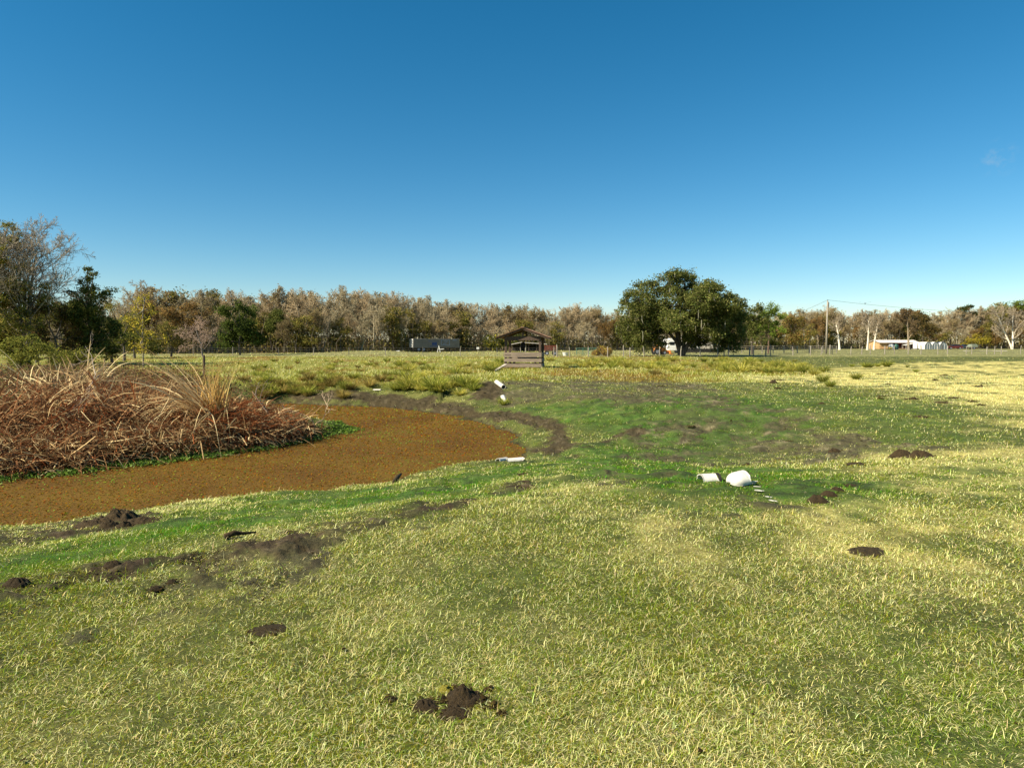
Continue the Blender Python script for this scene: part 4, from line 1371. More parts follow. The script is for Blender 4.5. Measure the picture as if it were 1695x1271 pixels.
# fallen branches
def branch(name, pts, r, seed, cols, label, kids=(5, 4, 3), ratio=(0.5, 0.55, 0.5)):
    rg_ = np.random.RandomState(seed)
    pts = np.array(pts, float)
    polys = [(0, pts, np.linspace(r, r * .3, len(pts)))]
    sp = dict(seg=(4, 4, 3, 3), wig=(.1, .22, .28, .3), trop=(0, .05, .03, 0), taper=(.3, .3, .4, .5), kids=kids, start=(.2, .2, .2), ang=(.8, .8, .8), ratio=ratio, rr=(.6, .6, .6), rmin=.005)
    L = np.linalg.norm(pts[-1] - pts[0])
    for j in range(kids[0]):
        t = 0.3 + 0.68 * (j + rg_.rand()) / kids[0]
        q = t * (len(pts) - 1)
        i = min(int(q), len(pts) - 2)
        b_ = pts[i] + (pts[i + 1] - pts[i]) * (q - i)
        tan = nrm(pts[i + 1] - pts[i])
        per = nrm(np.cross(tan, rg_.normal(0, 1, 3)) + np.array([0, 0, .3]))
        grow(rg_, b_, nrm(tan * .75 + per * .7), L * .42 * rg_.uniform(.6, 1.1), r * .5, 1, sp, polys)
    o = wood_mesh(name, polys, cols, None, M_BARK, (7, 5, 4, 3), rg_, .2)
    return tag(o, label, "branch")


branch("fallen_branch", [at_depth(524, 722, 20.0), at_depth(518, 698, 20.1), at_depth(508, 688, 20.2), at_depth(488, 682, 20.4), at_depth(470, 674, 20.5)], .020, 3, [(0.26, 0.19, 0.13)], "bare twiggy dead branch arching over the water at the reeds' tip", (6, 4, 3))
branch("fallen_branch", [at_depth(524, 700, 20.0), at_depth(535, 694, 20.0), at_depth(542, 672, 20.1), at_depth(532, 652, 20.2)], .018, 4, [(0.50, 0.36, 0.24)], "tan forked twig curling up over the open water", (5, 3, 2))
branch("fallen_branch", [at_depth(462, 714, 19.6), at_depth(448, 690, 19.8), at_depth(432, 668, 20.1), at_depth(418, 648, 20.4)], .028, 5, [(0.20, 0.15, 0.11)], "dark slanting dead stem rising from the reeds near their tip", (4, 3, 2))
branch("fallen_branch", [at_depth(8, 775, 15.6), at_depth(40, 735, 15.9), at_depth(52, 722, 16.0), at_depth(85, 700, 16.6), at_depth(130, 660, 17.4), at_depth(165, 620, 18.2)], .030, 6, [(0.42, 0.34, 0.26)], "long pale bare branch leaning up across the heap of dead reeds", (6, 4, 3), (.4, .5, .5))
branch("fallen_branch", [at_depth(58, 782, 15.5), at_depth(63, 755, 15.6), at_depth(58, 738, 15.7), at_depth(50, 728, 15.9)], .022, 8, [(0.40, 0.33, 0.26)], "short curved pale stem dipping from the reeds to the waterline", (2, 2, 2))


# ------------------------------------------------------------------ grass tussocks
def tussock(name, seed, cols, n, L, spread):
    rg_ = np.random.RandomState(seed)
    a = rg_.uniform(0, 6.283, n)
    r = np.sqrt(rg_.rand(n)) * .16
    P = np.stack([np.cos(a) * r, np.sin(a) * r, np.full(n, -.03)], 1)
    ci = np.array(cols)[rg_.randint(0, len(cols), n)] * rg_.uniform(.7, 1.3, n)[:, None]
    V, F, C = strands(rg_, P, a + rg_.normal(0, .5, n), rg_.uniform(0, .5, n), rg_.uniform(.3, spread, n), L * rg_.uniform(.6, 1.25, n), rg_.uniform(.012, .026, n), ci, 4)
    return mesh_np(name, V, F, M_LEAF, C)


YG = [(0.42, 0.37, 0.06), (0.34, 0.33, 0.05), (0.60, 0.51, 0.16), (0.25, 0.26, 0.04)]
BG = [(0.30, 0.21, 0.055), (0.24, 0.19, 0.05), (0.40, 0.29, 0.09), (0.20, 0.19, 0.045)]
GG = [(0.22, 0.24, 0.035), (0.30, 0.31, 0.045), (0.45, 0.42, 0.10), (0.15, 0.18, 0.03)]
TP = {'y': [tussock("grass_tussock", 700 + i, YG, 300, .62, 1.7) for i in range(4)], 'b': [tussock("grass_tussock", 710 + i, BG, 260, .6, 1.5) for i in range(3)],
      'g': [tussock("grass_tussock", 720 + i, GG, 300, .6, 1.3) for i in range(3)]}
tused = set()
rp2 = random.Random(12)


def put_tussock(kind, u, v, size, label, group=None):
    src = rp2.choice(TP[kind])
    o = src if src.name not in tused else copy_tree(src)
    tused.add(src.name)
    p = ground(u, v)
    o.location = p
    o.rotation_euler = (0, 0, rp2.uniform(0, 6.28))
    s_ = size * (.74 if v < 632 else .85) * rp2.uniform(.75, 1.25)
    o.scale = (s_ * 1.15, s_ * 1.15, s_)
    return tag(o, label, "grass tussock", group)


for i in range(104):
    v = rp2.uniform(597, 619)
    u = rp2.uniform(905, 1290 + (v - 597) * 2.2) if rp2.random() < .8 else rp2.uniform(1180, 1345)
    put_tussock(rp2.choice('yyyg'), u, v, rp2.uniform(.75, 1.25), "yellow green grass tussock in the crowded band before the great oak", "crowded tussocks before the great oak")
for i in range(74):
    u, v = rp2.uniform(395, 700), rp2.uniform(598, 634)
    put_tussock(rp2.choice('bbygg'), u, v, rp2.uniform(.5, .9), "brown green grass tussock scattered over the meadow past the pond", "tussocks of the meadow past the pond")
for i in range(46):
    u = rp2.uniform(660, 835)
    v = rp2.uniform(600, 622) if u > 785 else rp2.uniform(606, 660 - 0.1 * abs(u - 735))
    put_tussock(rp2.choice('yyg'), u, v, rp2.uniform(.7, 1.15), "long yellow grass tussock on the bank below the feed shelter", "tussocks below the feed shelter")
for i in range(34):
    u = rp2.uniform(425, 600)
    v = 662 - 12 * abs(math.sin(u * .05)) - rp2.uniform(0, 14)
    put_tussock(rp2.choice('bbbg'), u, v, rp2.uniform(.6, 1.0), "brown grass tussock along the muddy far shore", "brown tussocks along the far shore")
for u, v, k_, s_, lab in ((1433, 608, 'g', 1.05, "big round green tussock nearest the plank barn, one of a touching pair"), (1441, 608, 'g', .8, "smaller green tussock touching the big round one below the barn"), (1453, 607, 'g', .8, "lone mid sized green tussock just past the touching pair"),
                          (1468, 607, 'g', 1.0, "broad green tussock at the end of the row below the barn"), (1348, 621, 'y', .75, "green tussock apart from the band, below the utility pole's side"), (1364, 616, 'g', .85, "green tussock standing alone below the utility pole"),
                          (1417, 628, 'g', .9, "spreading low green tussock on straw grass"), (1362, 632, 'g', .65, "tiny green tussock on straw grass below the pole"), (1374, 640, 'g', .75, "ragged flat green tussock closest to the mown slope"),
                          (1410, 607, 'g', .5, "tiny green tussock before the row below the barn"), (1502, 608, 'g', .5, "small green tussock beyond the row, by the brown tree"), (1516, 616, 'g', .5, "small green tussock alone on the far straw"),
                          (612, 640, 'b', 1.0, "dark brown tussock with a cut bank beside it"), (655, 646, 'g', 1.0, "shaggy tussock over a dark hollow in the far bank"), (550, 636, 'b', .9, "upright rusty tussock standing above the far shore"),
                          (834, 670, 'g', .5, "small green tussock at the foot of the short white pipe stub"), (1085, 622, 'b', .9, "rusty brown tussock in front of the crowded band")):
    put_tussock(k_, u, v, s_, lab)


# ------------------------------------------------------------------ mole hills and clods
def clump_mesh(name, seed, hgt_, rough_, mat):
    rg_ = np.random.RandomState(seed)
    na_, nr_ = 40, 16
    a = np.arange(na_) * 2 * math.pi / na_
    r = np.linspace(0.0, 1.0, nr_)
    A, Rr = np.meshgrid(a, r)
    x, y = np.cos(A) * Rr, np.sin(A) * Rr
    out_ = 1 + 0.3 * (fbm(np.cos(A) * 1.5 + seed, np.sin(A) * 1.5, seed, 3) - .5) * 2
    z = hgt_ * np.cos(np.minimum(Rr, 1) * math.pi / 2) ** 0.8 * (0.75 + rough_ * (fbm(x * 3 + seed, y * 3, seed + 3, 4, .65) - .3)) - 0.05
    z = z + 0.16 * rough_ * (fbm(x * 8 + seed, y * 8, seed + 9, 2) - .5) * (Rr < .97)
    V = np.stack([x * out_, y * out_, z], -1).reshape(-1, 3)
    i, j = np.meshgrid(np.arange(nr_ - 1), np.arange(na_), indexing='ij')
    F = np.stack([i * na_ + j, i * na_ + (j + 1) % na_, (i + 1) * na_ + (j + 1) % na_, (i + 1) * na_ + j], -1).reshape(-1, 4)[:, ::-1]
    return mesh_np(name, V, [F], mat, None, True)


CM = {'tall': [clump_mesh("soil_mound", 800 + i, .62, 1.0, M_SOIL) for i in range(3)], 'flat': [clump_mesh("soil_mound", 810 + i, .26, 1.0, M_SOIL2) for i in range(3)]}
cused = set()


def mound(kind, u, v, wpx, label, group=None, asp=0.75):
    src = rp2.choice(CM[kind])
    o = src if src.name not in cused else copy_tree(src)
    cused.add(src.name)
    p = ground(u, v)
    r_ = wpx / 2 * math.hypot(p[0], p[1]) / FPX
    BARE_SPOTS.append((p[0], p[1], r_ * (.95 if kind == 'tall' else .7)))
    o.location = (p[0], p[1], p[2] + .005)
    o.rotation_euler = (0, 0, rp2.uniform(-.4, .4) + (math.pi if rp2.random() < .5 else 0))
    o.scale = (r_, r_ * asp, r_ * (1.0 if kind == 'tall' else .55))
    return tag(o, label, "soil mound" if kind == 'tall' else "dung patch", group)


for a in (('tall', 1381, 748, 19, "round dark mole hill alone on the grey trampled soil"), ('tall', 1491, 755, 34, "low dark soil mound touching a taller one on the open lawn"),
          ('tall', 1523, 757, 36, "taller half of the pair of dark soil mounds on the lawn"), ('tall', 1352, 830, 32, "biggest dark clod in the slanting row past the broken pipe"),
          ('tall', 1371, 820, 25, "second clod of the slanting row, just above the biggest"), ('tall', 1385, 812, 19, "small peaked clod midway along the slanting row"),
          ('flat', 1408, 804, 26, "last flattened clod at the top of the slanting row"), ('flat', 1435, 913, 62, "wide flat dark dung patch by itself on the straw lawn"),
          ('flat', 1418, 768, 34, "thin dark smear of soil below the grey trampled ground"), ('tall', 1280, 634, 15, "larger of the dark mounds on the straw field below the oak"),
          ('flat', 1292, 630, 12, "small mound beside the larger one on the straw field"), ('flat', 1278, 629, 10, "tiny mound just behind the larger one on the straw field"),
          ('flat', 1287, 643, 12, "dark patch right below the mounds on the straw field"), ('tall', 1360, 669, 10, "lone little mound on the green slope"),
          ('flat', 1460, 656, 17, "upper of two flat dark patches at the edge of the straw"), ('flat', 1457, 660, 12, "lower of two flat dark patches at the edge of the straw"),
          ('tall', 1513, 661, 11, "pointed dark mound on the straw edge"), ('flat', 1505, 661, 13, "flat soil smear against the pointed mound"), ('flat', 1560, 667, 27, "broad low dark mound farthest along the straw edge"),
          ('flat', 1525, 690, 21, "oval dark dung patch alone on the green slope"), ('flat', 1579, 659, 18, "thin dark patch beyond the broad low mound"), ('flat', 1562, 622, 11, "thin dark patch far out on the straw field"),
          ('flat', 1622, 640, 15, "dark patch far out toward the pale sycamore"), ('tall', 1548, 630, 7, "pea sized far mound out on the straw field"), ('flat', 1455, 620, 10, "small far patch below the row of green tussocks"),
          ('flat', 1610, 665, 12, "small flat patch on the far straw beyond the broad mound"), ('flat', 1624, 671, 12, "lowest small flat patch at the far end of the straw edge"), ('flat', 1470, 637, 9, "little flat patch between straw edge and green tussocks"),
          ('tall', 646, 1159, 20, "small round dark clod beside the dug soil at the camera's feet"), ('flat', 850, 806, 28, "crumbled brown mound on the lawn edge above the pond's tip"),
          ('flat', 866, 785, 20, "flat brown mound between the lawn edge and the broken white pipe"), ('flat', 1095, 640, 15, "brown dung patch on the trampled rise before the oak"), ('flat', 1145, 706, 14, "small dark patch on the trampled green slope"),
          ('flat', 445, 1042, 60, "faint brown dung patch half sunk in the near grass"), ('tall', 1237, 770, 12, "black clod just beyond the standing piece of broken pipe"), ('flat', 1306, 731, 13, "black flake lying on the bare grey soil"),
          ('tall', 28, 968, 34, "crumbly dark clod at the picture's edge below the mud bank"), ('tall', 188, 938, 30, "dark clod at the end of the trampled ledge"), ('tall', 258, 976, 20, "small clod beside the trampled near bank"),
          ('tall', 284, 964, 16, "peaked clod between lawn edge and trampled bank"), ('tall', 690, 640, 14, "black clod in the hollow of the far bank"), ('tall', 738, 807, 8, "small black ball on the green near bank")):
    mound(*a)

# dug hole at the camera's feet
p = ground(745, 1162)
root = empty("dug_soil_heap", p)
rgd = np.random.RandomState(850)
sc_ = math.hypot(p[0], p[1]) / FPX
for nm, du_, dv2, wpx, k_, m_ in (("soil_body", 22, -8, 66, .50, M_SOIL), ("soil_slab", -42, 6, 48, .32, M_SOIL), ("soil_slab", 8, 16, 60, .22, M_SOIL), ("clod", 52, -2, 20, .6, M_SOIL), ("clod", 62, -20, 10, .6, M_SOIL), ("clod", -12, -4, 16, .6, M_SOIL), ("clod", 84, 20, 11, .5, M_SOIL), ("clod", 70, 8, 12, .5, M_SOIL),
                                  ("mossy_tuft", -8, -20, 26, .6, M_MOSS), ("mossy_tuft", 8, -24, 20, .35, M_MOSS)):
    o = clump_mesh(nm, rgd.randint(1, 900), k_, 1.35, m_)
    q = ground(745 + du_, 1162 + dv2)
    BARE_SPOTS.append((q[0], q[1], wpx / 2 * sc_ * (.9 if m_ is M_SOIL else .2)))
    o.parent = root
    o.location = (q[0] - p[0], q[1] - p[1], q[2] - p[2])
    o.scale = (wpx / 2 * sc_, wpx / 2 * sc_ * .95, wpx / 2 * sc_ * 1.15)
tag(root, "freshly dug black soil heap with a mossy yellow tuft at the camera's feet", "soil heap")

# cut mud hump at the water's edge
p = ground(195, 862)
root = empty("mud_hump", p)
sc_ = math.hypot(p[0], p[1]) / FPX
for nm, du_, dv2, wpx, k_ in (("mud_body", 0, 0, 70, .42), ("mud_body", -38, 6, 56, .25), ("mud_body", 42, 1, 50, .20), ("clod", -14, 8, 26, .6), ("clod", 12, 9, 22, .6)):
    o = clump_mesh(nm, rgd.randint(1, 900), k_, 1.5, M_SOIL)
    q = ground(195 + du_, 862 + dv2)
    BARE_SPOTS.append((q[0], q[1], wpx / 2 * sc_))
    o.parent = root
    o.location = (q[0] - p[0], q[1] - p[1], q[2] - p[2])
    o.scale = (wpx / 2 * sc_, wpx / 2 * sc_ * .9, wpx / 2 * sc_)
tag(root, "crumbling black mud hump with clods on the pond's near edge", "mud hump")

# charred stick
a, b_ = ground(372, 893), ground(424, 884)
mb = MB()
mb.tube([a + [0, 0, .03], a * .7 + b_ * .3 + [0, 0, .05], a * .4 + b_ * .6 + [0, 0, .03], b_ + [0, 0, .02]], [.032, .028, .016, .01], 8)
tag(mb.build("charred_stick", M_SOIL, None, True), "blackened stick lying on the trampled near bank", "stick")
a, b_ = ground(651, 800), ground(664, 792)
mb = MB()
mb.tube([a + [0, 0, .02], (a + b_) / 2 + [0, 0, .07], b_ + [0, 0, .10]], [.035, .045, .02], 7)
mb.tube([(a + b_) / 2 + [0, 0, .05], (a + b_) / 2 + [.06, -.03, .02]], [.02, .008], 5)
tag(mb.build("driftwood_stub", M_SOIL2, None, True), "dark stub of driftwood poking up at the near waterline", "stick")


# ------------------------------------------------------------------ broken white pipes
def pipe_shell(name, r, L, a0, a1, th, mat_out, mat_in, parent, rag=0.0, seed=1, nose=0.0):
    """part of a pipe wall along +x, from angle a0 to a1 (0 = side, 90 = top), with ragged ends"""
    rg_ = np.random.RandomState(seed)
    k = 28
    n_ = 14
    ang_ = np.linspace(R(a0), R(a1), k + 1)
    s0 = rag * rg_.uniform(-1, 1, k + 1) * .5
    s1 = L + rag * (np.convolve(rg_.uniform(-1, 1, k + 5), np.ones(5) / 3, 'valid'))
    m = MB()
    for (rad_, flip) in ((r, 0), (r - th, 1)):
        b0 = len(m.v)
        for i in range(n_ + 1):
            for j in range(k + 1):
                x = s0[j] + (s1[j] - s0[j]) * i / n_
                rn = rad_ * (math.sqrt(max(.02, 1 - (1 - min(1, max(0, x / nose))) ** 2)) if nose else 1)
                m.v.append((x, rn * math.cos(ang_[j]), rn * math.sin(ang_[j])))
        for i in range(n_):
            for j in range(k):
                q = [b0 + i * (k + 1) + j, b0 + (i + 1) * (k + 1) + j, b0 + (i + 1) * (k + 1) + j + 1, b0 + i * (k + 1) + j + 1]
                m.f.append(tuple(q if flip else q[::-1]))
    o_ = (n_ + 1) * (k + 1)
    for j in range(k):
        m.f.append((j, j + 1, o_ + j + 1, o_ + j))
        e = n_ * (k + 1)
        m.f.append((e + j + 1, e + j, o_ + e + j, o_ + e + j + 1))
    for j in (0, k):
        for i in range(n_):
            m.f.append((i * (k + 1) + j, (i + 1) * (k + 1) + j, o_ + (i + 1) * (k + 1) + j, o_ + i * (k + 1) + j))
    return m.build(name, mat_out, parent, True)


p = ground(1171, 795)
root = empty("broken_pipe", p, R(14))
sh = pipe_shell("pipe_wall", .105, .225, -8, 188, .012, M_PVC, M_PVC, root, .02, 3)
sh.location = (-.11, 0, -.01)
sl = pipe_shell("socket_ring", .112, .035, -5, 185, .024, M_PVCIN, M_PVCIN, root, .0, 4)
sl.location = (.128, 0, -.012)
tag(root, "half buried stub of white pipe with a dark open socket", "pipe")
p = ground(1221, 803)
root = empty("broken_pipe", p, R(18))
sh = pipe_shell("pipe_wall", .145, .27, -10, 200, .014, M_PVC, M_PVC, root, .025, 7, .15)
sh.location = (-.15, 0, .05)
sh.rotation_euler = (0, R(-10), 0)
rp_ = pipe_shell("pipe_rib", .150, .018, 10, 150, .010, M_PVC, M_PVC, root, .0, 8)
rp_.location = (.06, 0, .085)
rp_.rotation_euler = (0, R(-10), 0)
lp = pipe_shell("torn_lip", .14, .14, 195, 258, .014, M_PVC, M_PVC, root, .05, 9)
lp.location = (.06, .02, .115)
root.scale = (1, 1, .82)
tag(root, "big torn white pipe end standing out of the grass", "pipe")
for i, (u, v, w_, lab) in enumerate(((1252, 809, 5, "tiny white shard nearest the torn pipe end"), (1255, 815, 8, "curved white shard second from the torn pipe end"), (1271, 826, 6, "small white shard third along the trail from the pipe"), (1278, 832, 7, "last white shard at the far end of the trail"))):
    p = ground(u, v)
    sc_ = math.hypot(p[0], p[1]) / FPX
    o = pipe_shell("pipe_shard", .10, w_ * sc_, 60, 60 + w_ * 5, .008, M_PVC, M_PVC, None, .04, 20 + i)
    o.location = (p[0] - w_ * sc_ / 2, p[1], p[2] - .062)
    o.rotation_euler = (0, 0, R(-25 - 8 * i))
    tag(o, lab, "pipe shard", "trail of white pipe shards")
# two drain pipes on the far bank
a = ground(823, 637.5)
a[2] += .12
e = at_depth(833.5, 640.5, a[1] - 1.3)
root = empty("drain_pipe", a)
v_ = Vector(e - a)
o = pipe_shell("pipe_wall", .095, v_.length + .15, 0, 360, .014, M_PVC, M_PVC, root, .0, 31)
o.rotation_euler = v_.to_track_quat('X', 'Z').to_euler()
o.location = -v_.normalized() * .15
mb = MB()
mb.tube([(0.0, 0, 0), (v_.length + .09, 0, 0)], [.080, .080], 18)
o2 = mb.build("bore_shade_plug", M_PVCIN, root, True)  # solid dark plug: the shade of the pipe's hollow put in as colour
o2.rotation_euler = o.rotation_euler
o2.location = o.location
tag(root, "white drain pipe jutting out of the grey far bank with a dark bore", "pipe")
a = ground(837, 668)
e = at_depth(832, 656, a[1] + .25)
root = empty("drain_pipe", a)
v_ = Vector(e - a)
o = pipe_shell("pipe_wall", .085, v_.length + .25, 0, 360, .014, M_PVC, M_PVC, root, .03, 33)
o.rotation_euler = v_.to_track_quat('X', 'Z').to_euler()
o.location = -v_.normalized() * .22
cp = MB().tube([(0, 0, 0), (.012, 0, 0)], [.078, .078], 18).build("end_cap", M_PVC, root)
cp.rotation_euler = o.rotation_euler
cp.location = v_ * .97
tag(root, "short white pipe stub standing in green weed below the jutting drain pipe", "pipe")
for u0, u1, lab, sd_ in ((824, 838, "short rounded piece of white pipe floating at the pond's near edge", 41), (839, 866, "longer half sunk white pipe running into the grass at the pond's edge", 42)):
    a, b_ = ground(u0, 764) + [0, 0, .03], ground(u1, 762) + [0, 0, .03]
    a[2], b_[2] = max(a[2], WATER + .03), max(b_[2], WATER + .03)
    BARE_SPOTS.append(((a[0] + b_[0]) / 2, (a[1] + b_[1]) / 2 - .1, .35))
    v_ = Vector(b_ - a)
    o = pipe_shell("broken_pipe", .062, v_.length, 0, 180, .01, M_PVC, M_PVC, None, .02, sd_)
    o.location = a - np.array([0, 0, .02])
    o.rotation_euler = v_.to_track_quat('X', 'Z').to_euler()
    tag(o, lab, "pipe")
p = ground(618, 646)
o = pipe_shell("pipe_shard", .12, .35, 40, 140, .01, M_PVC, M_PVC, None, .03, 44)
o.location = (p[0], p[1], p[2] - .06)
tag(o, "small white shard lying on the muddy far shore", "pipe shard")

# ------------------------------------------------------------------ feed shelter
YS = 52.0
ks = YS / FPX
sx0 = xu(868.5, YS)
sz0 = gz(sx0, YS) - .02
shed = empty("feed_shelter", (sx0, YS, sz0), R(-7))
hw, dp, he, hr = 1.28, 1.25, 2.42, 2.98
for sx_ in (-1, 1):
    for sy in (-1, 1):
        MB().box(sx_ * hw - .085, sx_ * hw + .085, sy * dp - .085, sy * dp + .085, -.3, he - .03).build("post", M_WOODD, shed, bevel=.01)
for sy in (-1, 1):
    MB().box(-hw - .10, hw + .10, sy * (dp + .115) - .025, sy * (dp + .115) + .025, he - .36, he - .05).build("tie_beam", M_WOODD, shed, bevel=.008)
    MB().box(-.05, .05, sy * dp - .04, sy * dp + .04, he - .05, hr - .10).build("king_post", M_WOODD, shed)
for sx_ in (-1, 1):
    MB().box(sx_ * hw - .03, sx_ * hw + .03, -dp + .09, dp - .09, he - .22, he - .05).build("side_beam", M_WOODD, shed)
ew, ed = 1.98, 1.75
for sx_ in (-1, 1):
    # corrugated roof sheet
    m_ = MB()
    nc = 46
    sl_ = (hr - (he - .16)) / ew
    vs, fs = [], []
    for i in range(nc + 1):
        y = -ed + 2 * ed * i / nc
        dz = .018 * math.cos(i * math.pi)
        for x, z in ((0.02, hr), (ew, hr - sl_ * ew)):
            vs += [(sx_ * x, y, z + dz + .02), (sx_ * x, y, z + dz)]
    for i in range(nc):
        b0 = i * 4
        fs += [(b0, b0 + 4, b0 + 6, b0 + 2), (b0 + 1, b0 + 3, b0 + 7, b0 + 5), (b0 + 2, b0 + 6, b0 + 7, b0 + 3)]
    fs += [(0, 2, 3, 1), (nc * 4, nc * 4 + 1, nc * 4 + 3, nc * 4 + 2)]
    m_.add(vs, fs)
    m_.build("roof_sheet", M_RUST, shed)
    for sy in (-1, 1):
        MB().bar((sx_ * .03, sy * (ed - .10), hr - .075), (sx_ * (ew - .05), sy * (ed - .10), hr - .075 - sl_ * (ew - .08)), .05, .12).build("rafter", M_WOODD, shed)
MB().bar((0, -ed - .03, hr + .05), (0, ed + .03, hr + .05), .22, .05).build("ridge_cap", M_RUST, shed)
for z0_, z1_, jit in ((.08, .33, 0), (.46, .72, .02), (.83, .95, -.015), (.975, 1.16, .01)):
    MB().box(-hw - .13, hw + .11, -dp - .135, -dp - .09, z0_, z1_, Matrix.Rotation(jit * .5, 3, 'Y')).build("front_rail", M_WOOD, shed, bevel=.006)
    for sx_ in (-1, 1):
        MB().box(sx_ * (hw + .11) - .022, sx_ * (hw + .11) + .022, -dp + .05, dp - .02, z0_, z1_).build("side_rail", M_WOOD, shed, bevel=.006)
for z0_, z1_ in ((.10, .32), (.55, .75), (1.0, 1.15)):
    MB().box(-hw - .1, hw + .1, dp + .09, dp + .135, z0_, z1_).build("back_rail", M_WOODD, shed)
tag(shed, "weathered open wooden feed shelter with a rusty gable roof and plank rails", "shelter")
mb = MB()
mb.box(-.9, .9, -.35, .35, .55, .60).box(-.9, .9, -.38, -.33, .5, .95).box(-.9, .9, .33, .38, .5, .95).box(-.93, -.88, -.38, .38, .5, .95).box(.88, .93, -.38, .38, .5, .95)
tr = empty("feed_trough", (sx0, YS + .1, sz0), R(-7))
mb.build("trough", M_WOOD, tr)
for sx_ in (-1, 1):
    for sy in (-1, 1):
        MB().box(sx_ * .8 - .05, sx_ * .8 + .05, sy * .28 - .05, sy * .28 + .05, -.05, .5).build("leg", M_WOOD, tr)
tag(tr, "raised plank trough standing inside the feed shelter", "trough")
bk = MB()
bk.tube([(0, 0, 0), (0, 0, .05), (0, 0, .40), (0, 0, .46)], [.09, .19, .17, .05], 14).tube([(0, 0, .46), (0, 0, .80)], .012, 6)
o = bk.build("hanging_feeder", M_DARK, None, True)
o.location = (sx0 - .12, YS - .3, sz0 + he - .78 - .16)
tag(o, "dark round feeder hanging inside the feed shelter", "feeder")
a, b_ = ground(815, 616), np.array([sx0 - 1.42, YS - 1.5, sz0 + .30])
MB().bar(a + [0, 0, .03], b_, .22, .05).build("ramp_board", M_PALE, None)
tag(bpy.data.objects["ramp_board"], "pale loose plank leaning on the shelter's corner as a ramp", "plank")

# ------------------------------------------------------------------ fences
MF = [(860, 92.5), (1010, 92), (1120, 92.5), (1250, 96), (1350, 108), (1480, 113), (1780, 115)]
LF = [(120, 112), (260, 106), (440, 101), (860, 99)]


def fence(name, us, line, mat, hts, rads, label, wires, cat="fence", seed=1):
    rg_ = np.random.RandomState(seed)
    lu, ly = np.array(line, float).T
    root = empty(name)
    px_, tops = [], []
    for i, u in enumerate(us):
        Y = float(np.interp(u, lu, ly))
        x = xu(u, Y)
        z = gz(x, Y)
        h = hts[i % len(hts)] * rg_.uniform(.94, 1.06)
        r = rads[i % len(rads)]
        MB().tube([(x, Y, z - .3), (x + rg_.normal(0, .01), Y, z + h * .5), (x + rg_.normal(0, .04), Y, z + h)], [r, r * .95, r * .85], 8).build("post", mat[i % len(mat)], root)
        px_.append((x, Y, z))
    k = np.array(px_)
    # woven wire: lines and stays share their crossings
    vs, fs = [], []
    nl = len(wires)
    S_ = []
    for i in range(len(k) - 1):
        n_ = 8
        for j in range(n_):
            S_.append(k[i] + (k[i + 1] - k[i]) * j / n_)
    S_.append(k[-1])
    for q in S_:
        z = gz(q[0], q[1])
        for wz in wires:
            vs += [(q[0], q[1] - .06, z + wz - .007), (q[0], q[1] - .06, z + wz + .007)]
    for i in range(len(S_) - 1):
        for l in range(nl):
            a_ = (i * nl + l) * 2
            b_ = ((i + 1) * nl + l) * 2
            fs.append((a_, b_, b_ + 1, a_ + 1))
    m_ = MB()
    m_.add(vs, fs)
    off_ = len(m_.v)
    for i, q in enumerate(S_):
        for l in range(nl - 1):
            a_ = (i * nl + l) * 2 + 1
            b_ = (i * nl + l + 1) * 2
            va, vb = m_.v[a_], m_.v[b_]
            n0 = len(m_.v)
            m_.v += [(va[0] + .012, va[1], va[2]), (vb[0] + .012, vb[1], vb[2])]
            m_.f.append((a_, n0, n0 + 1, b_))
    m_.build("wire_mesh", M_WIRE, root)
    return tag(root, label, cat)


fence("wire_fence", [150, 205, 262, 320, 385, 461, 519, 577, 638, 700, 762, 823, 862], LF, [M_POST, M_WIRE], [1.30, 1.25], [.055, .045], "thin dark wire fence in front of the wood and the grassy hump", [.15, .5, .85, 1.15], seed=3)
fence("wire_fence", [870, 917, 922, 943, 974, 1006, 1032, 1043, 1066, 1092, 1127, 1159, 1188, 1199, 1206, 1241, 1248, 1268, 1276, 1313, 1342, 1360, 1374, 1378, 1409, 1427, 1441, 1465, 1481, 1504, 1525, 1553, 1569, 1600, 1609, 1634, 1647, 1658, 1690, 1725], MF,
      [M_POST], [1.40, 1.30, 1.55, 1.35], [.085, .07, .09, .065, .075], "long pasture fence of grey wooden posts and woven wire before the oak and farm", [.12, .35, .6, .9, 1.18], seed=4)
# board pen behind the pine
root = empty("board_fence")
ub = [1208, 1228, 1247, 1262, 1280, 1298, 1320, 1340, 1362, 1385]
pp = [(xu(u, 128), 128, gz(xu(u, 128), 128)) for u in ub]
for x, y, z in pp:
    MB().box(x - .07, x + .07, y - .07, y + .07, z - .2, z + 1.4).build("post", M_POST, root)
for wz in (.55, .95, 1.3):
    MB().bar((pp[0][0], 127.9, pp[0][2] + wz), (pp[-1][0], 127.9, pp[-1][2] + wz), .03, .07).build("rail", M_POST, root)
tag(root, "grey three rail pen fence between the pine and the utility pole", "fence")
# single posts near the reeds
for u, v0, v1, Y, m_, r, lab in ((337, 588, 622, 36.0, M_WOODD, .065, "dark wooden post standing behind the tall reed clump"), (172, 594, 622, 30.0, M_TAN, .03, "thin tan stake in the brown scrub")):
    q = at_depth(u, v0, Y)
    z = gz(q[0], Y)
    o = MB().tube([(0, 0, -.3), (0.01, 0, (q[2] - z) * .5), (0.02, 0, q[2] - z)], [r, r, r * .9], 8).build("fence_post", m_, None)
    o.location = (q[0], Y, z)
    tag(o, lab, "post")

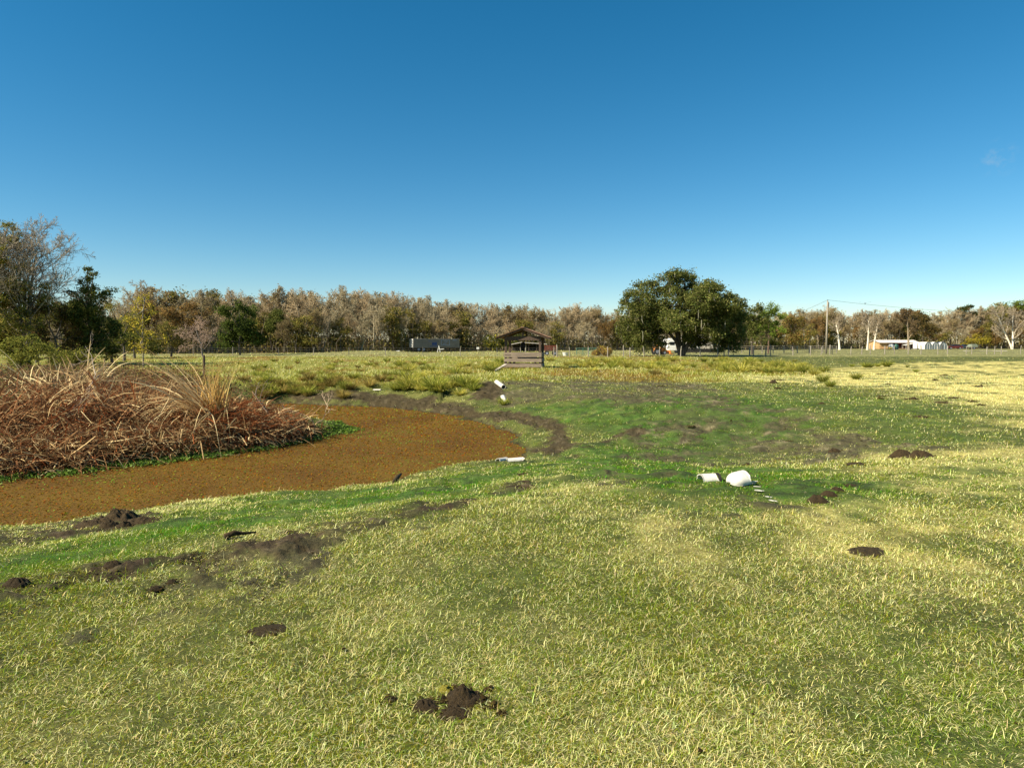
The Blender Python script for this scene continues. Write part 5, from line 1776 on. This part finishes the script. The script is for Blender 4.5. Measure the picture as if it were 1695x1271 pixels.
# ------------------------------------------------------------------ utility pole and lines
YP = 121.0
xp = xu(1368, YP)
zp = gz(xp, YP)
ht_ = at_depth(1368, 498, YP)[2]
root = empty("utility_pole", (xp, YP, zp))
MB().tube([(0, 0, -.4), (0, 0, ht_ * .5), (0, 0, ht_ - zp)], [.17, .145, .11], 12).build("pole", M_POST, root, True)
MB().tube([(.14, -.1, ht_ - zp - 1.3), (.14, -.1, ht_ - zp - .25)], .10, 10).build("metal_sleeve", M_WIRE, root)
MB().tube([(0, 0, ht_ - zp), (0, 0, ht_ - zp + .22)], [.05, .035], 8).build("insulator", M_DARK, root)
tag(root, "tall plain wooden utility pole inside the pasture fence", "utility pole")
for (u, v, Y, dz, lab) in ((1720, 517, 190, -.3, "upper power line sagging from the pole toward the pale sycamore"), (1238, 538, 178, -.3, "power line running from the pole back behind the great oak")):
    e = at_depth(u, v, Y)
    a = np.array([xp, YP, ht_ + .15])
    t_ = np.linspace(0, 1, 24)
    pts = [a + (e - a) * q + np.array([0, 0, -4 * .9 * q * (1 - q)]) for q in t_]
    tag(MB().tube(pts, .022, 5).build("power_line", M_WIRE, None), lab, "power line")
bd = MB()
bd.tube([(-.32, 0, 0), (-.15, 0, .02), (.1, 0, .03), (.26, 0, .04), (.36, 0, .02)], [.02, .08, .09, .05, .015], 8)
for s_ in (-1, 1):
    bd.add([(.12, s_ * .05, .05), (-.14, s_ * .05, .05), (-.16, s_ * .55, .24), (.04, s_ * .6, .26), (-.12, s_ * .95, .20), (-.2, s_ * .85, .19)], [(0, 1, 2, 3), (3, 2, 5, 4)])
o = bd.build("bird", M_FEATHER, None)
o.location = at_depth(1432, 502.5, 125)
o.rotation_euler = (0, 0, R(60))
o.scale = (1.1, 1.1, 1.1)
tag(o, "black bird gliding above the wood beside the utility pole", "bird")


# ------------------------------------------------------------------ vehicles and buildings far off
def wheels(root, spots, r, wd, rot=True):
    for x, y in spots:
        w_ = empty("wheel")
        w_.parent = root
        w_.location = (x, y, r)
        m_ = MB().tube([(0, -wd / 2, 0), (0, wd / 2, 0)], [r, r], 18).build("tyre", M_TYRE, w_)
        MB().tube([(0, -wd / 2 - .012, 0), (0, wd / 2 + .012, 0)], [r * .55, r * .55], 14).build("rim", M_GREYM, w_)


# box trailer
YT = 141.0
xt = xu(684, YT)
root = empty("box_trailer", (xt, YT, gz(xt, YT) + .05), R(27))
Lt, Wt, z0, z1 = 10.3, 2.5, .85, 2.72
MB().box(0, Lt, 0, Wt, z0, z1).build("body", M_NAVY, root, bevel=.04)
for sy in (0, 1):
    MB().box(-.045, -.003, .06 + sy * Wt / 2, Wt / 2 - .04 + sy * Wt / 2 - .02, z0 + .05, z1 - .06).build("rear_door", M_WHITE, root, bevel=.01)
MB().box(.1, Lt - .1, .3, Wt - .3, z0 - .22, z0 - .004).build("chassis", M_DARK, root)
mk = MB()
y_ = -.012
for s_ in ((6.1, 8.1, 2.35, 2.48), (6.1, 8.1, 1.30, 1.43), (6.1, 6.25, 1.43, 2.35), (7.95, 8.1, 1.43, 2.35)):
    mk.box(s_[0], s_[1], y_, -.002, s_[2], s_[3])
mk.build("frame_marking", M_GREYM, root)
mz = MB()
mz.box(6.75, 7.6, y_, -.002, 2.12, 2.22).box(6.55, 7.4, y_, -.002, 1.52, 1.62)
mz.add([(7.42, y_, 2.12), (7.6, y_, 2.12), (6.73, y_, 1.62), (6.55, y_, 1.62), (7.42, -.002, 2.12), (7.6, -.002, 2.12), (6.73, -.002, 1.62), (6.55, -.002, 1.62)], [(0, 1, 2, 3), (4, 7, 6, 5), (0, 3, 7, 4), (1, 5, 6, 2), (0, 4, 5, 1), (3, 2, 6, 7)])
mz.build("letter_marking", M_GREYM, root)
mbk = MB()
for x0_, x1_, a_, b__ in ((3.6, 5.5, 1.05, 1.2), (4.1, 5.2, 1.35, 1.95), (3.3, 5.6, 2.1, 2.2)):
    mbk.box(x0_, x1_, y_, -.002, a_, b__)
mbk.build("blue_marking", M_BLUE, root)
MB().box(8.7, 9.7, y_, -.002, 2.35, 2.48).build("nose_marking", M_GREYM, root)
wheels(root, [(1.2, .2), (1.2, Wt - .2), (2.3, .2), (2.3, Wt - .2)], .48, .3)
for sy in (.5, Wt - .5):
    MB().box(Lt - 2.2, Lt - 2.05, sy - .06, sy + .06, 0, z0 - .22).build("landing_leg", M_DARK, root)
tag(root, "long charcoal box trailer with a white end parked before the wood", "trailer")
# small white things around it
q = at_depth(726, 583.5, 132)
root = empty("white_stand", (q[0], 132, gz(q[0], 132)))
MB().bar((-.25, 0, 0), (.05, 0, 1.35), .10, .10).build("leg", M_WHITE, root)
MB().bar((.32, 0, 0), (.05, .02, 1.35), .10, .10).build("leg", M_WHITE, root)
MB().bar((.05, -.06, .62), (1.05, -.06, .70), .16, .12).build("side_arm", M_WHITE, root)
tag(root, "small white stand with a side arm before the box trailer", "stand")
q = at_depth(659, 582, 124)
o = MB().prism([(-.45, 0), (.45, 0), (.38, .16), (.1, .24), (-.36, .17)], -.3, .3).build("white_slab", M_WHITE, None, bevel=.02)
o.location = (q[0], 124, gz(q[0], 124) - .03)
tag(o, "pale slab lying on the grassy hump near the trailer's white end", "slab")
q = at_depth(791, 575, 142)
zg = gz(q[0], 142)
root = empty("sign_post", (q[0], 142, zg))
MB().box(-.05, .05, -.05, .05, -.2, q[2] - zg).build("post", M_POST, root)
MB().box(-.28, .28, -.075, -.052, q[2] - zg - .35, q[2] - zg + .05).build("sign_board", M_WHITE, root, bevel=.006)
tag(root, "small blank white sign on a post between trailer and shelter", "sign")

# low pale shed seen through the shelter
YQ = 150.0
x0_, x1_ = xu(848, YQ), xu(902, YQ)
zq = gz((x0_ + x1_) / 2, YQ)
root = empty("low_shed", (x0_, YQ, zq))
L_ = x1_ - x0_
zt = at_depth(860, 566.5, YQ)[2] - zq
MB().prism([(-.4, zt - .55), (-.4, zt - .45), (2.0, zt + .05), (L_ + .4, zt - .35), (L_ + .4, zt - .45), (2.0, zt - .05)], -.6, 4.2).build("roof", M_METALR, root)
for i in range(5):
    MB().box(L_ * i / 4 - .07, L_ * i / 4 + .07, -.07, .07, -.1, zt - .5).build("post", M_WOODD, root)
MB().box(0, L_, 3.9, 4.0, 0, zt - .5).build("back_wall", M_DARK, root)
tag(root, "long low open shed with a pale roof seen through the feed shelter", "shed")
# red wagon
YR = 104.0
xr = xu(905, YR)
root = empty("hay_wagon", (xr - .3, YR, gz(xr, YR)))
MB().box(0, 1.9, 0, 1.3, .65, .78).build("bed", M_WOODD, root)
for y_ in (0.0, 1.24):
    for z_ in (.85, 1.10, 1.35):
        MB().box(0, 1.9, y_, y_ + .05, z_, z_ + .16).build("side_rail", M_RED, root)
for x_ in (.05, .95, 1.78):
    MB().box(x_, x_ + .08, -.045, -.005, .65, 1.52).build("stake", M_RED, root)
wheels(root, [(.35, .1), (.35, 1.2), (1.5, .1), (1.5, 1.2)], .33, .16)
MB().bar((1.9, .65, .55), (3.0, .65, .35), .06, .06).build("tongue", M_DARK, root)
tag(root, "dark red stake sided wagon just past the feed shelter", "wagon")
# green pipe panels and white tub
for u, w_, lab in ((965, 2.0, "green tube gate panel near the shelter, standing in the far yard"), (985, 2.2, "second green tube gate panel next to the orange bush")):
    Yg = 108
    xg = xu(u, Yg)
    m_ = MB()
    zg = gz(xg, Yg)
    for z_ in (.25, .55, .85, 1.1):
        m_.tube([(-w_ / 2, 0, z_), (w_ / 2, 0, z_)], .035, 6)
    for x_ in (-w_ / 2, 0, w_ / 2):
        m_.tube([(x_, 0, 0), (x_, 0, 1.13)], .04, 6)
    o = m_.build("gate_panel", M_GREENP, None)
    o.location = (xg, Yg, zg)
    tag(o, lab, "gate")
q = at_depth(936, 587, 100)
o = MB().tube([(0, 0, 0), (0, 0, .1), (0, 0, .45), (0, 0, .5), (0, 0, .46), (0, 0, .12)], [.33, .36, .45, .48, .42, .3], 16, False).build("feed_tub", M_WHITE, None, True)
o.location = (q[0], 100, gz(q[0], 100))
tag(o, "white round feed tub behind the fence near the red wagon", "tub")

# orange machine under the oak
YM = 108.0
xm = xu(1092, YM)
root = empty("loader_tractor", (xm, YM, gz(xm, YM)), R(8))
MB().prism([(-.9, .55), (.95, .55), (.95, .85), (.9, 1.15), (.15, 1.25), (.0, 1.0), (-.9, 1.0)], -.35, .35).build("body", M_ORANGE, root, bevel=.03)
MB().box(-.75, -.25, -.28, .28, 1.003, 1.1).box(-.85, -.72, -.28, .28, 1.003, 1.5).build("seat", M_DARK, root)
for sy in (-1, 1):
    MB().bar((-.6, sy * .52, 1.1), (-.6, sy * .52, 1.75), .06, .06).build("roll_bar", M_ORANGE, root)
    MB().bar((.1, sy * .46, 1.05), (1.5, sy * .46, .45), .08, .12).build("loader_arm", M_ORANGE, root)
    MB().box(-.95, -.25, sy * .6 - .16, sy * .6 + .16, 1.12, 1.18).build("fender", M_ORANGE, root)
MB().prism([(1.45, .15), (1.5, .7), (1.58, .7), (1.65, .25), (2.1, .12), (2.1, .06)], -.75, .75).build("bucket", M_ORANGE, root)
wheels(root, [(-.6, -.6), (-.6, .6)], .52, .3)
wheels(root, [(.65, -.5), (.65, .5)], .33, .2)
tag(root, "orange loader tractor parked under the great oak's drooping side", "tractor")
# white camper
YC = 126.0
xc = xu(1106, YC)
root = empty("camper_trailer", (xc, YC, gz(xc, YC)))
MB().prism([(0, .5), (2.2, .5), (2.2, 2.5), (2.0, 2.75), (.3, 2.75), (0, 2.3)], 0, 5.0).build("body", M_WHITE, root, bevel=.05)
MB().box(.35, 1.2, -.02, -.003, 1.5, 2.1).build("window", M_GLASS, root)
MB().box(1.4, 1.95, -.02, -.003, .65, 2.3).build("door", M_CREAM, root)
wheels(root, [(.2, 2.0), (2.0, 2.0)], .36, .2)
MB().bar((1.1, -1.2, .5), (1.1, .0, .5), .1, .1).build("hitch", M_DARK, root)
tag(root, "white camper trailer glimpsed behind the great oak's trunk", "camper")
# cream home
YH = 136.0
xh0, xh1 = xu(1134, YH), xu(1193, YH)
zh = gz(xh0, YH)
root = empty("cream_house", (xh0, YH, zh))
Lh = xh1 - xh0
MB().box(0, Lh, 0, 4.2, .75, 2.75).build("wall", M_CREAM, root)
MB().box(.03, Lh - .03, .03, 4.1, -.1, .747).build("skirting", M_DARK, root)
MB().add([(-.2, -.3, 2.753), (Lh + .2, -.3, 2.753), (Lh + .2, 2.1, 3.5), (-.2, 2.1, 3.5), (-.2, 4.5, 2.753), (Lh + .2, 4.5, 2.753)], [(0, 1, 2, 3), (3, 2, 5, 4), (0, 3, 4), (1, 5, 2), (0, 4, 5, 1)]).build("roof", M_METALR, root)
for x_ in (1.0, 3.4, 5.4):
    f_ = MB().box(x_ - .04, x_ + .69, -.03, -.002, 1.36, 2.34).build("window", M_WHITE, root)
    MB().box(x_ + .02, x_ + .63, -.045, -.032, 1.42, 2.28).build("pane", M_GLASS, f_)
MB().box(2.2, 3.0, -.03, -.002, .78, 2.5).build("door", M_WHITE, root)
tag(root, "long cream mobile home with dark skirting behind the great oak", "house")

# plank barn
YB = 200.0
xb0, xb1 = xu(1456, YB), xu(1519, YB)
zb = gz(xb0, YB)
root = empty("plank_barn", (xb0, YB, zb))
Lb, Db = xb1 - xb0, 6.0
ze = at_depth(1480, 567, YB)[2] - zb
zr = ze + .75
MB().add([(0, 0, .3), (0, Db, .3), (0, Db, ze - .05), (0, Db / 2, zr - .08), (0, 0, ze - .05), (.12, 0, .3), (.12, Db, .3), (.12, Db, ze - .05), (.12, Db / 2, zr - .08), (.12, 0, ze - .05)],
         [(0, 4, 3, 2, 1), (5, 6, 7, 8, 9), (0, 5, 9, 4), (1, 2, 7, 6), (0, 1, 6, 5)]).build("end_wall", M_TAN, root)
MB().box(.12, Lb * .22, -.0, .1, .3, ze - .08).build("front_wall", M_TAN, root)
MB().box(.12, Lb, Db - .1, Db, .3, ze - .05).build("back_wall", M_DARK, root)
MB().box(Lb * .52, Lb - .05, 2.2, 2.3, .3, ze - .1).build("inner_wall", M_RED, root)
MB().box(Lb * .22, Lb * .3, .9, 1.0, .3, ze - .1).build("inner_wall", M_TAN, root)
for sy in (0, 1):
    MB().add([(-.35, -.5 if not sy else Db + .5, ze), (Lb + .5, -.5 if not sy else Db + .5, ze), (Lb + .5, Db / 2, zr + .02), (-.35, Db / 2, zr + .02),
              (-.35, -.5 if not sy else Db + .5, ze - .08), (Lb + .5, -.5 if not sy else Db + .5, ze - .08), (Lb + .5, Db / 2, zr - .06), (-.35, Db / 2, zr - .06)],
             [(0, 1, 2, 3), (7, 6, 5, 4), (0, 4, 5, 1), (0, 3, 7, 4), (1, 5, 6, 2)]).build("roof", M_METALR, root)
for i in range(5):
    x_ = Lb * (.22 + .78 * i / 4) - .08
    MB().box(x_, x_ + .14, -.12, -.002, -.1, ze - .1).build("post", M_POST, root)
MB().box(-.1, Lb + .2, -.6, Db, .12, .298).build("deck", M_TAN, root)
for i in range(6):
    MB().box(Lb * i / 5 - .08, Lb * i / 5 + .08, -.5, -.3, -.2, .118).build("pier", M_DARK, root)
tag(root, "tan plank barn with a pale metal roof and an open front", "barn")
for u, m_, lab, s_ in ((1476, M_WHITE, "white rounded tank standing in the barn's open front", .75), (1484, M_GREENP, "green barrel beside the white tank at the barn", .55)):
    xg = xu(u, 196)
    o = MB().tube([(0, 0, 0), (0, 0, .1), (0, 0, 1.2), (0, 0, 1.45), (0, 0, 1.55)], [s_ * .95, s_, s_, s_ * .8, s_ * .2], 16).build("tank" if m_ is M_WHITE else "barrel", m_, None, True)
    o.location = (xg, 196, gz(xg, 196))
    tag(o, lab, "tank" if m_ is M_WHITE else "barrel")
o = MB().box(-.5, .5, -.3, .3, .25, .7).box(-.45, -.35, -.25, -.15, 0, .25).box(.35, .45, -.25, -.15, 0, .25).box(-.45, -.35, .15, .25, 0, .25).box(.35, .45, .15, .25, 0, .25).build("yellow_crate", surf_mat("yellow_paint", (.75, .5, .05), (.5, .33, .04)), None, bevel=.02)
o.location = (xu(1474, 194), 194, gz(xu(1474, 194), 194))
tag(o, "yellow legged crate on the ground before the barn", "crate")

# hoop houses
YG_ = 202.0
lab3 = ("white hoop house closest to the plank barn", "middle one of the three white hoop houses", "white hoop house farthest from the plank barn")
for i in range(3):
    ua = 1531 + i * 12.4
    xg0, xg1 = xu(ua, YG_), xu(ua + 12.2, YG_)
    zg = gz(xg0, YG_)
    w_ = xg1 - xg0
    hg = at_depth(ua, 566, YG_)[2] - zg
    root = empty("hoop_house", ((xg0 + xg1) / 2, YG_, zg))
    pr = [(w_ / 2 * math.cos(a_), hg * (.45 + .55 * math.sin(a_))) for a_ in np.linspace(0, math.pi, 15)]
    n_ = len(pr)
    Ld = 8.0
    out_ = [(w_ / 2, 0)] + pr + [(-w_ / 2, 0)]
    m_ = MB()
    vs = [(x, y, z) for y in (0, Ld) for x, z in out_]
    kk2 = len(out_)
    m_.add(vs, [(j, j + 1, kk2 + j + 1, kk2 + j) for j in range(kk2 - 1)] + [tuple(range(kk2, 2 * kk2))])
    m_.build("cover", M_WHITE, root)
    MB().prism([(x * .93, z * .95) for x, z in out_], .03, .06).build("end_panel", surf_mat("greenhouse_film%d" % i, (.17, .21, .23), (.10, .13, .14), 2, .4), root)
    m_ = MB()
    for x_ in (-.35, .35):
        m_.box(x_ - .04, x_ + .04, -.02, .028, 0, hg * .78)
    m_.box(-.39, .39, -.02, .028, hg * .74, hg * .78)
    m_.build("door_frame", M_WHITE, root)
    tag(root, lab3[i], "hoop house", "row of white hoop houses")
# white awning between barn and hoop houses
xg0, xg1 = xu(1500, 198), xu(1528, 198)
zg = gz(xg0, 198)
root = empty("white_canopy", (xg0, 198, zg))
w_ = xg1 - xg0
MB().prism([(0, 1.25), (0, 1.35), (w_ * .45, 1.75), (w_, 1.7), (w_, 1.6), (w_ * .45, 1.63)], 0, 2.5).build("cover", M_WHITE, root)
for x_ in (.05, w_ * .5, w_ - .1):
    for y_ in (.1, 2.4):
        MB().tube([(x_, y_, 0), (x_, y_, 1.28)], .04, 6).build("leg", M_WHITE, root)
tag(root, "low white canopy between the barn and the hoop houses", "canopy")


def car(u, Y, mat, lab, rz=0.0, name="parked_car"):
    x = xu(u, Y)
    root = empty(name, (x, Y, gz(x, Y)), rz)
    prof = [(-2.15, .35), (2.15, .35), (2.18, .62), (2.05, .82), (1.15, .92), (-1.75, .98), (-2.12, .88), (-2.18, .55)]
    MB().prism(prof, -.85, .85).build("body", mat, root, bevel=.05)
    cab = MB()
    cab.add([(-1.7, -.8, .96), (1.1, -.8, .90), (.45, -.65, 1.42), (-1.15, -.65, 1.44), (-1.7, .8, .96), (1.1, .8, .90), (.45, .65, 1.42), (-1.15, .65, 1.44)],
            [(0, 1, 2, 3), (4, 7, 6, 5), (0, 3, 7, 4), (1, 5, 6, 2), (3, 2, 6, 7)])
    cab.build("cabin", M_GLASS, root)
    MB().box(-1.13, .43, -.64, .64, 1.425, 1.47).build("roof", mat, root, bevel=.02)
    for sy in (-.5, .5):
        MB().box(2.10, 2.2, sy - .17, sy + .17, .6, .74).build("headlight", M_WHITE, root)
    MB().box(-2.24, -2.12, -.8, .8, .38, .52).box(2.12, 2.24, -.8, .8, .38, .52).build("bumper", M_WHITE, root)
    wheels(root, [(-1.3, -.82), (1.3, -.82), (-1.3, .82), (1.3, .82)], .33, .2)
    tag(root, lab, "car", "cars parked by the wood")


car(1580, 214, M_CAR1, "dark maroon car parked next to the hoop houses", R(170))
car(1597, 217, M_CAR2, "slate blue car parked between the maroon car and the covered load", R(185))
xg = xu(1610, 205)
root = empty("covered_trailer", (xg, 205, gz(xg, 205)))
MB().prism([(-1.1, .62), (1.1, .62), (1.05, 1.25), (.7, 1.55), (-.6, 1.5), (-1.08, 1.2)], -.8, .8).build("tarp_load", M_TARP, root, bevel=.05)
MB().box(-1.2, 1.2, -.85, .85, .45, .615).build("bed", M_WOODD, root)
wheels(root, [(-.1, -.9), (-.1, .9)], .33, .18)
MB().bar((-1.2, 0, .5), (-2.3, 0, .45), .08, .08).build("tongue", M_DARK, root)
tag(root, "small trailer with a load under a grey green tarpaulin", "trailer")

# pale farm track
us = np.linspace(1595, 1668, 30)
vs = []
for u in us:
    for Y in (160, 166):
        x = xu(u, Y)
        vs.append((x, Y, gz(x, Y) + .03))
MB().add(vs, [(2 * i, 2 * i + 2, 2 * i + 3, 2 * i + 1) for i in range(len(us) - 1)]).build("farm_track", surf_mat("track_gravel", (.62, .55, .44), (.45, .39, .30), .8, .9), None)
tag(bpy.data.objects["farm_track"], kind="structure")

# crumbs of earth and scraps of straw on the trodden ground
n = 120000
x, y, r = scatter(3.0, 45, n)
dk, gr, gn, st, md, d = zones(x, y)
k_ = (d > 0.03) & (rs.rand(n) < np.clip(dk * 0.8 + gr * 0.35 + 0.01, 0, 1))
x, y, r = x[k_], y[k_], r[k_]
ex = [(cx0 + rs.normal(0, r0_ * .8, 60), cy0 + rs.normal(0, r0_ * .75, 60)) for cx0, cy0, r0_ in BARE_SPOTS]
x = np.concatenate([x] + [e_[0] for e_ in ex]); y = np.concatenate([y] + [e_[1] for e_ in ex])
r = np.hypot(x, y)
n = len(x)
sz = rs.uniform(0.003, 0.010, n) * np.maximum(1, r / 9) * np.where(rs.rand(n) < .06, 1.8, 1)
dv = np.array([[1, 0, 0.35], [0, 1, .5], [-1, 0, .3], [0, -1, .45], [0.25, .2, .9]])
V = np.stack([x, y, H(x, y) + .004], 1)[:, None] + dv[None] * (sz[:, None] * rs.uniform(.6, 1.4, (n, 5)))[:, :, None]
V[:, :, 2] += rs.uniform(0, .4, (n, 1)) * sz[:, None]
F = np.arange(n)[:, None, None] * 5 + np.array([[0, 1, 4], [1, 2, 4], [2, 3, 4], [3, 0, 4]])[None]
Cc = np.array([(0.045, 0.030, 0.012), (0.075, 0.052, 0.020), (0.03, 0.021, 0.009), (0.10, 0.08, 0.03)])[rs.randint(0, 4, n)]
tag(mesh_np("soil_crumbs", V.reshape(-1, 3), [F.reshape(-1, 3)], M_GRASS, np.repeat(Cc, 5, 0)), "crumbs of dark earth scattered over the trodden bank", kind="stuff")

# ------------------------------------------------------------------ the sward, kept off the soil
V, F, C = join([grass(1.9, 14, 680000, True), grass(14, 48, 700000, False), grass(48, 240, 190000, False)])
tag(mesh_np("grass", V, F, M_GRASS, C), "short pasture grass, green mixed with straw coloured blades", kind="stuff")
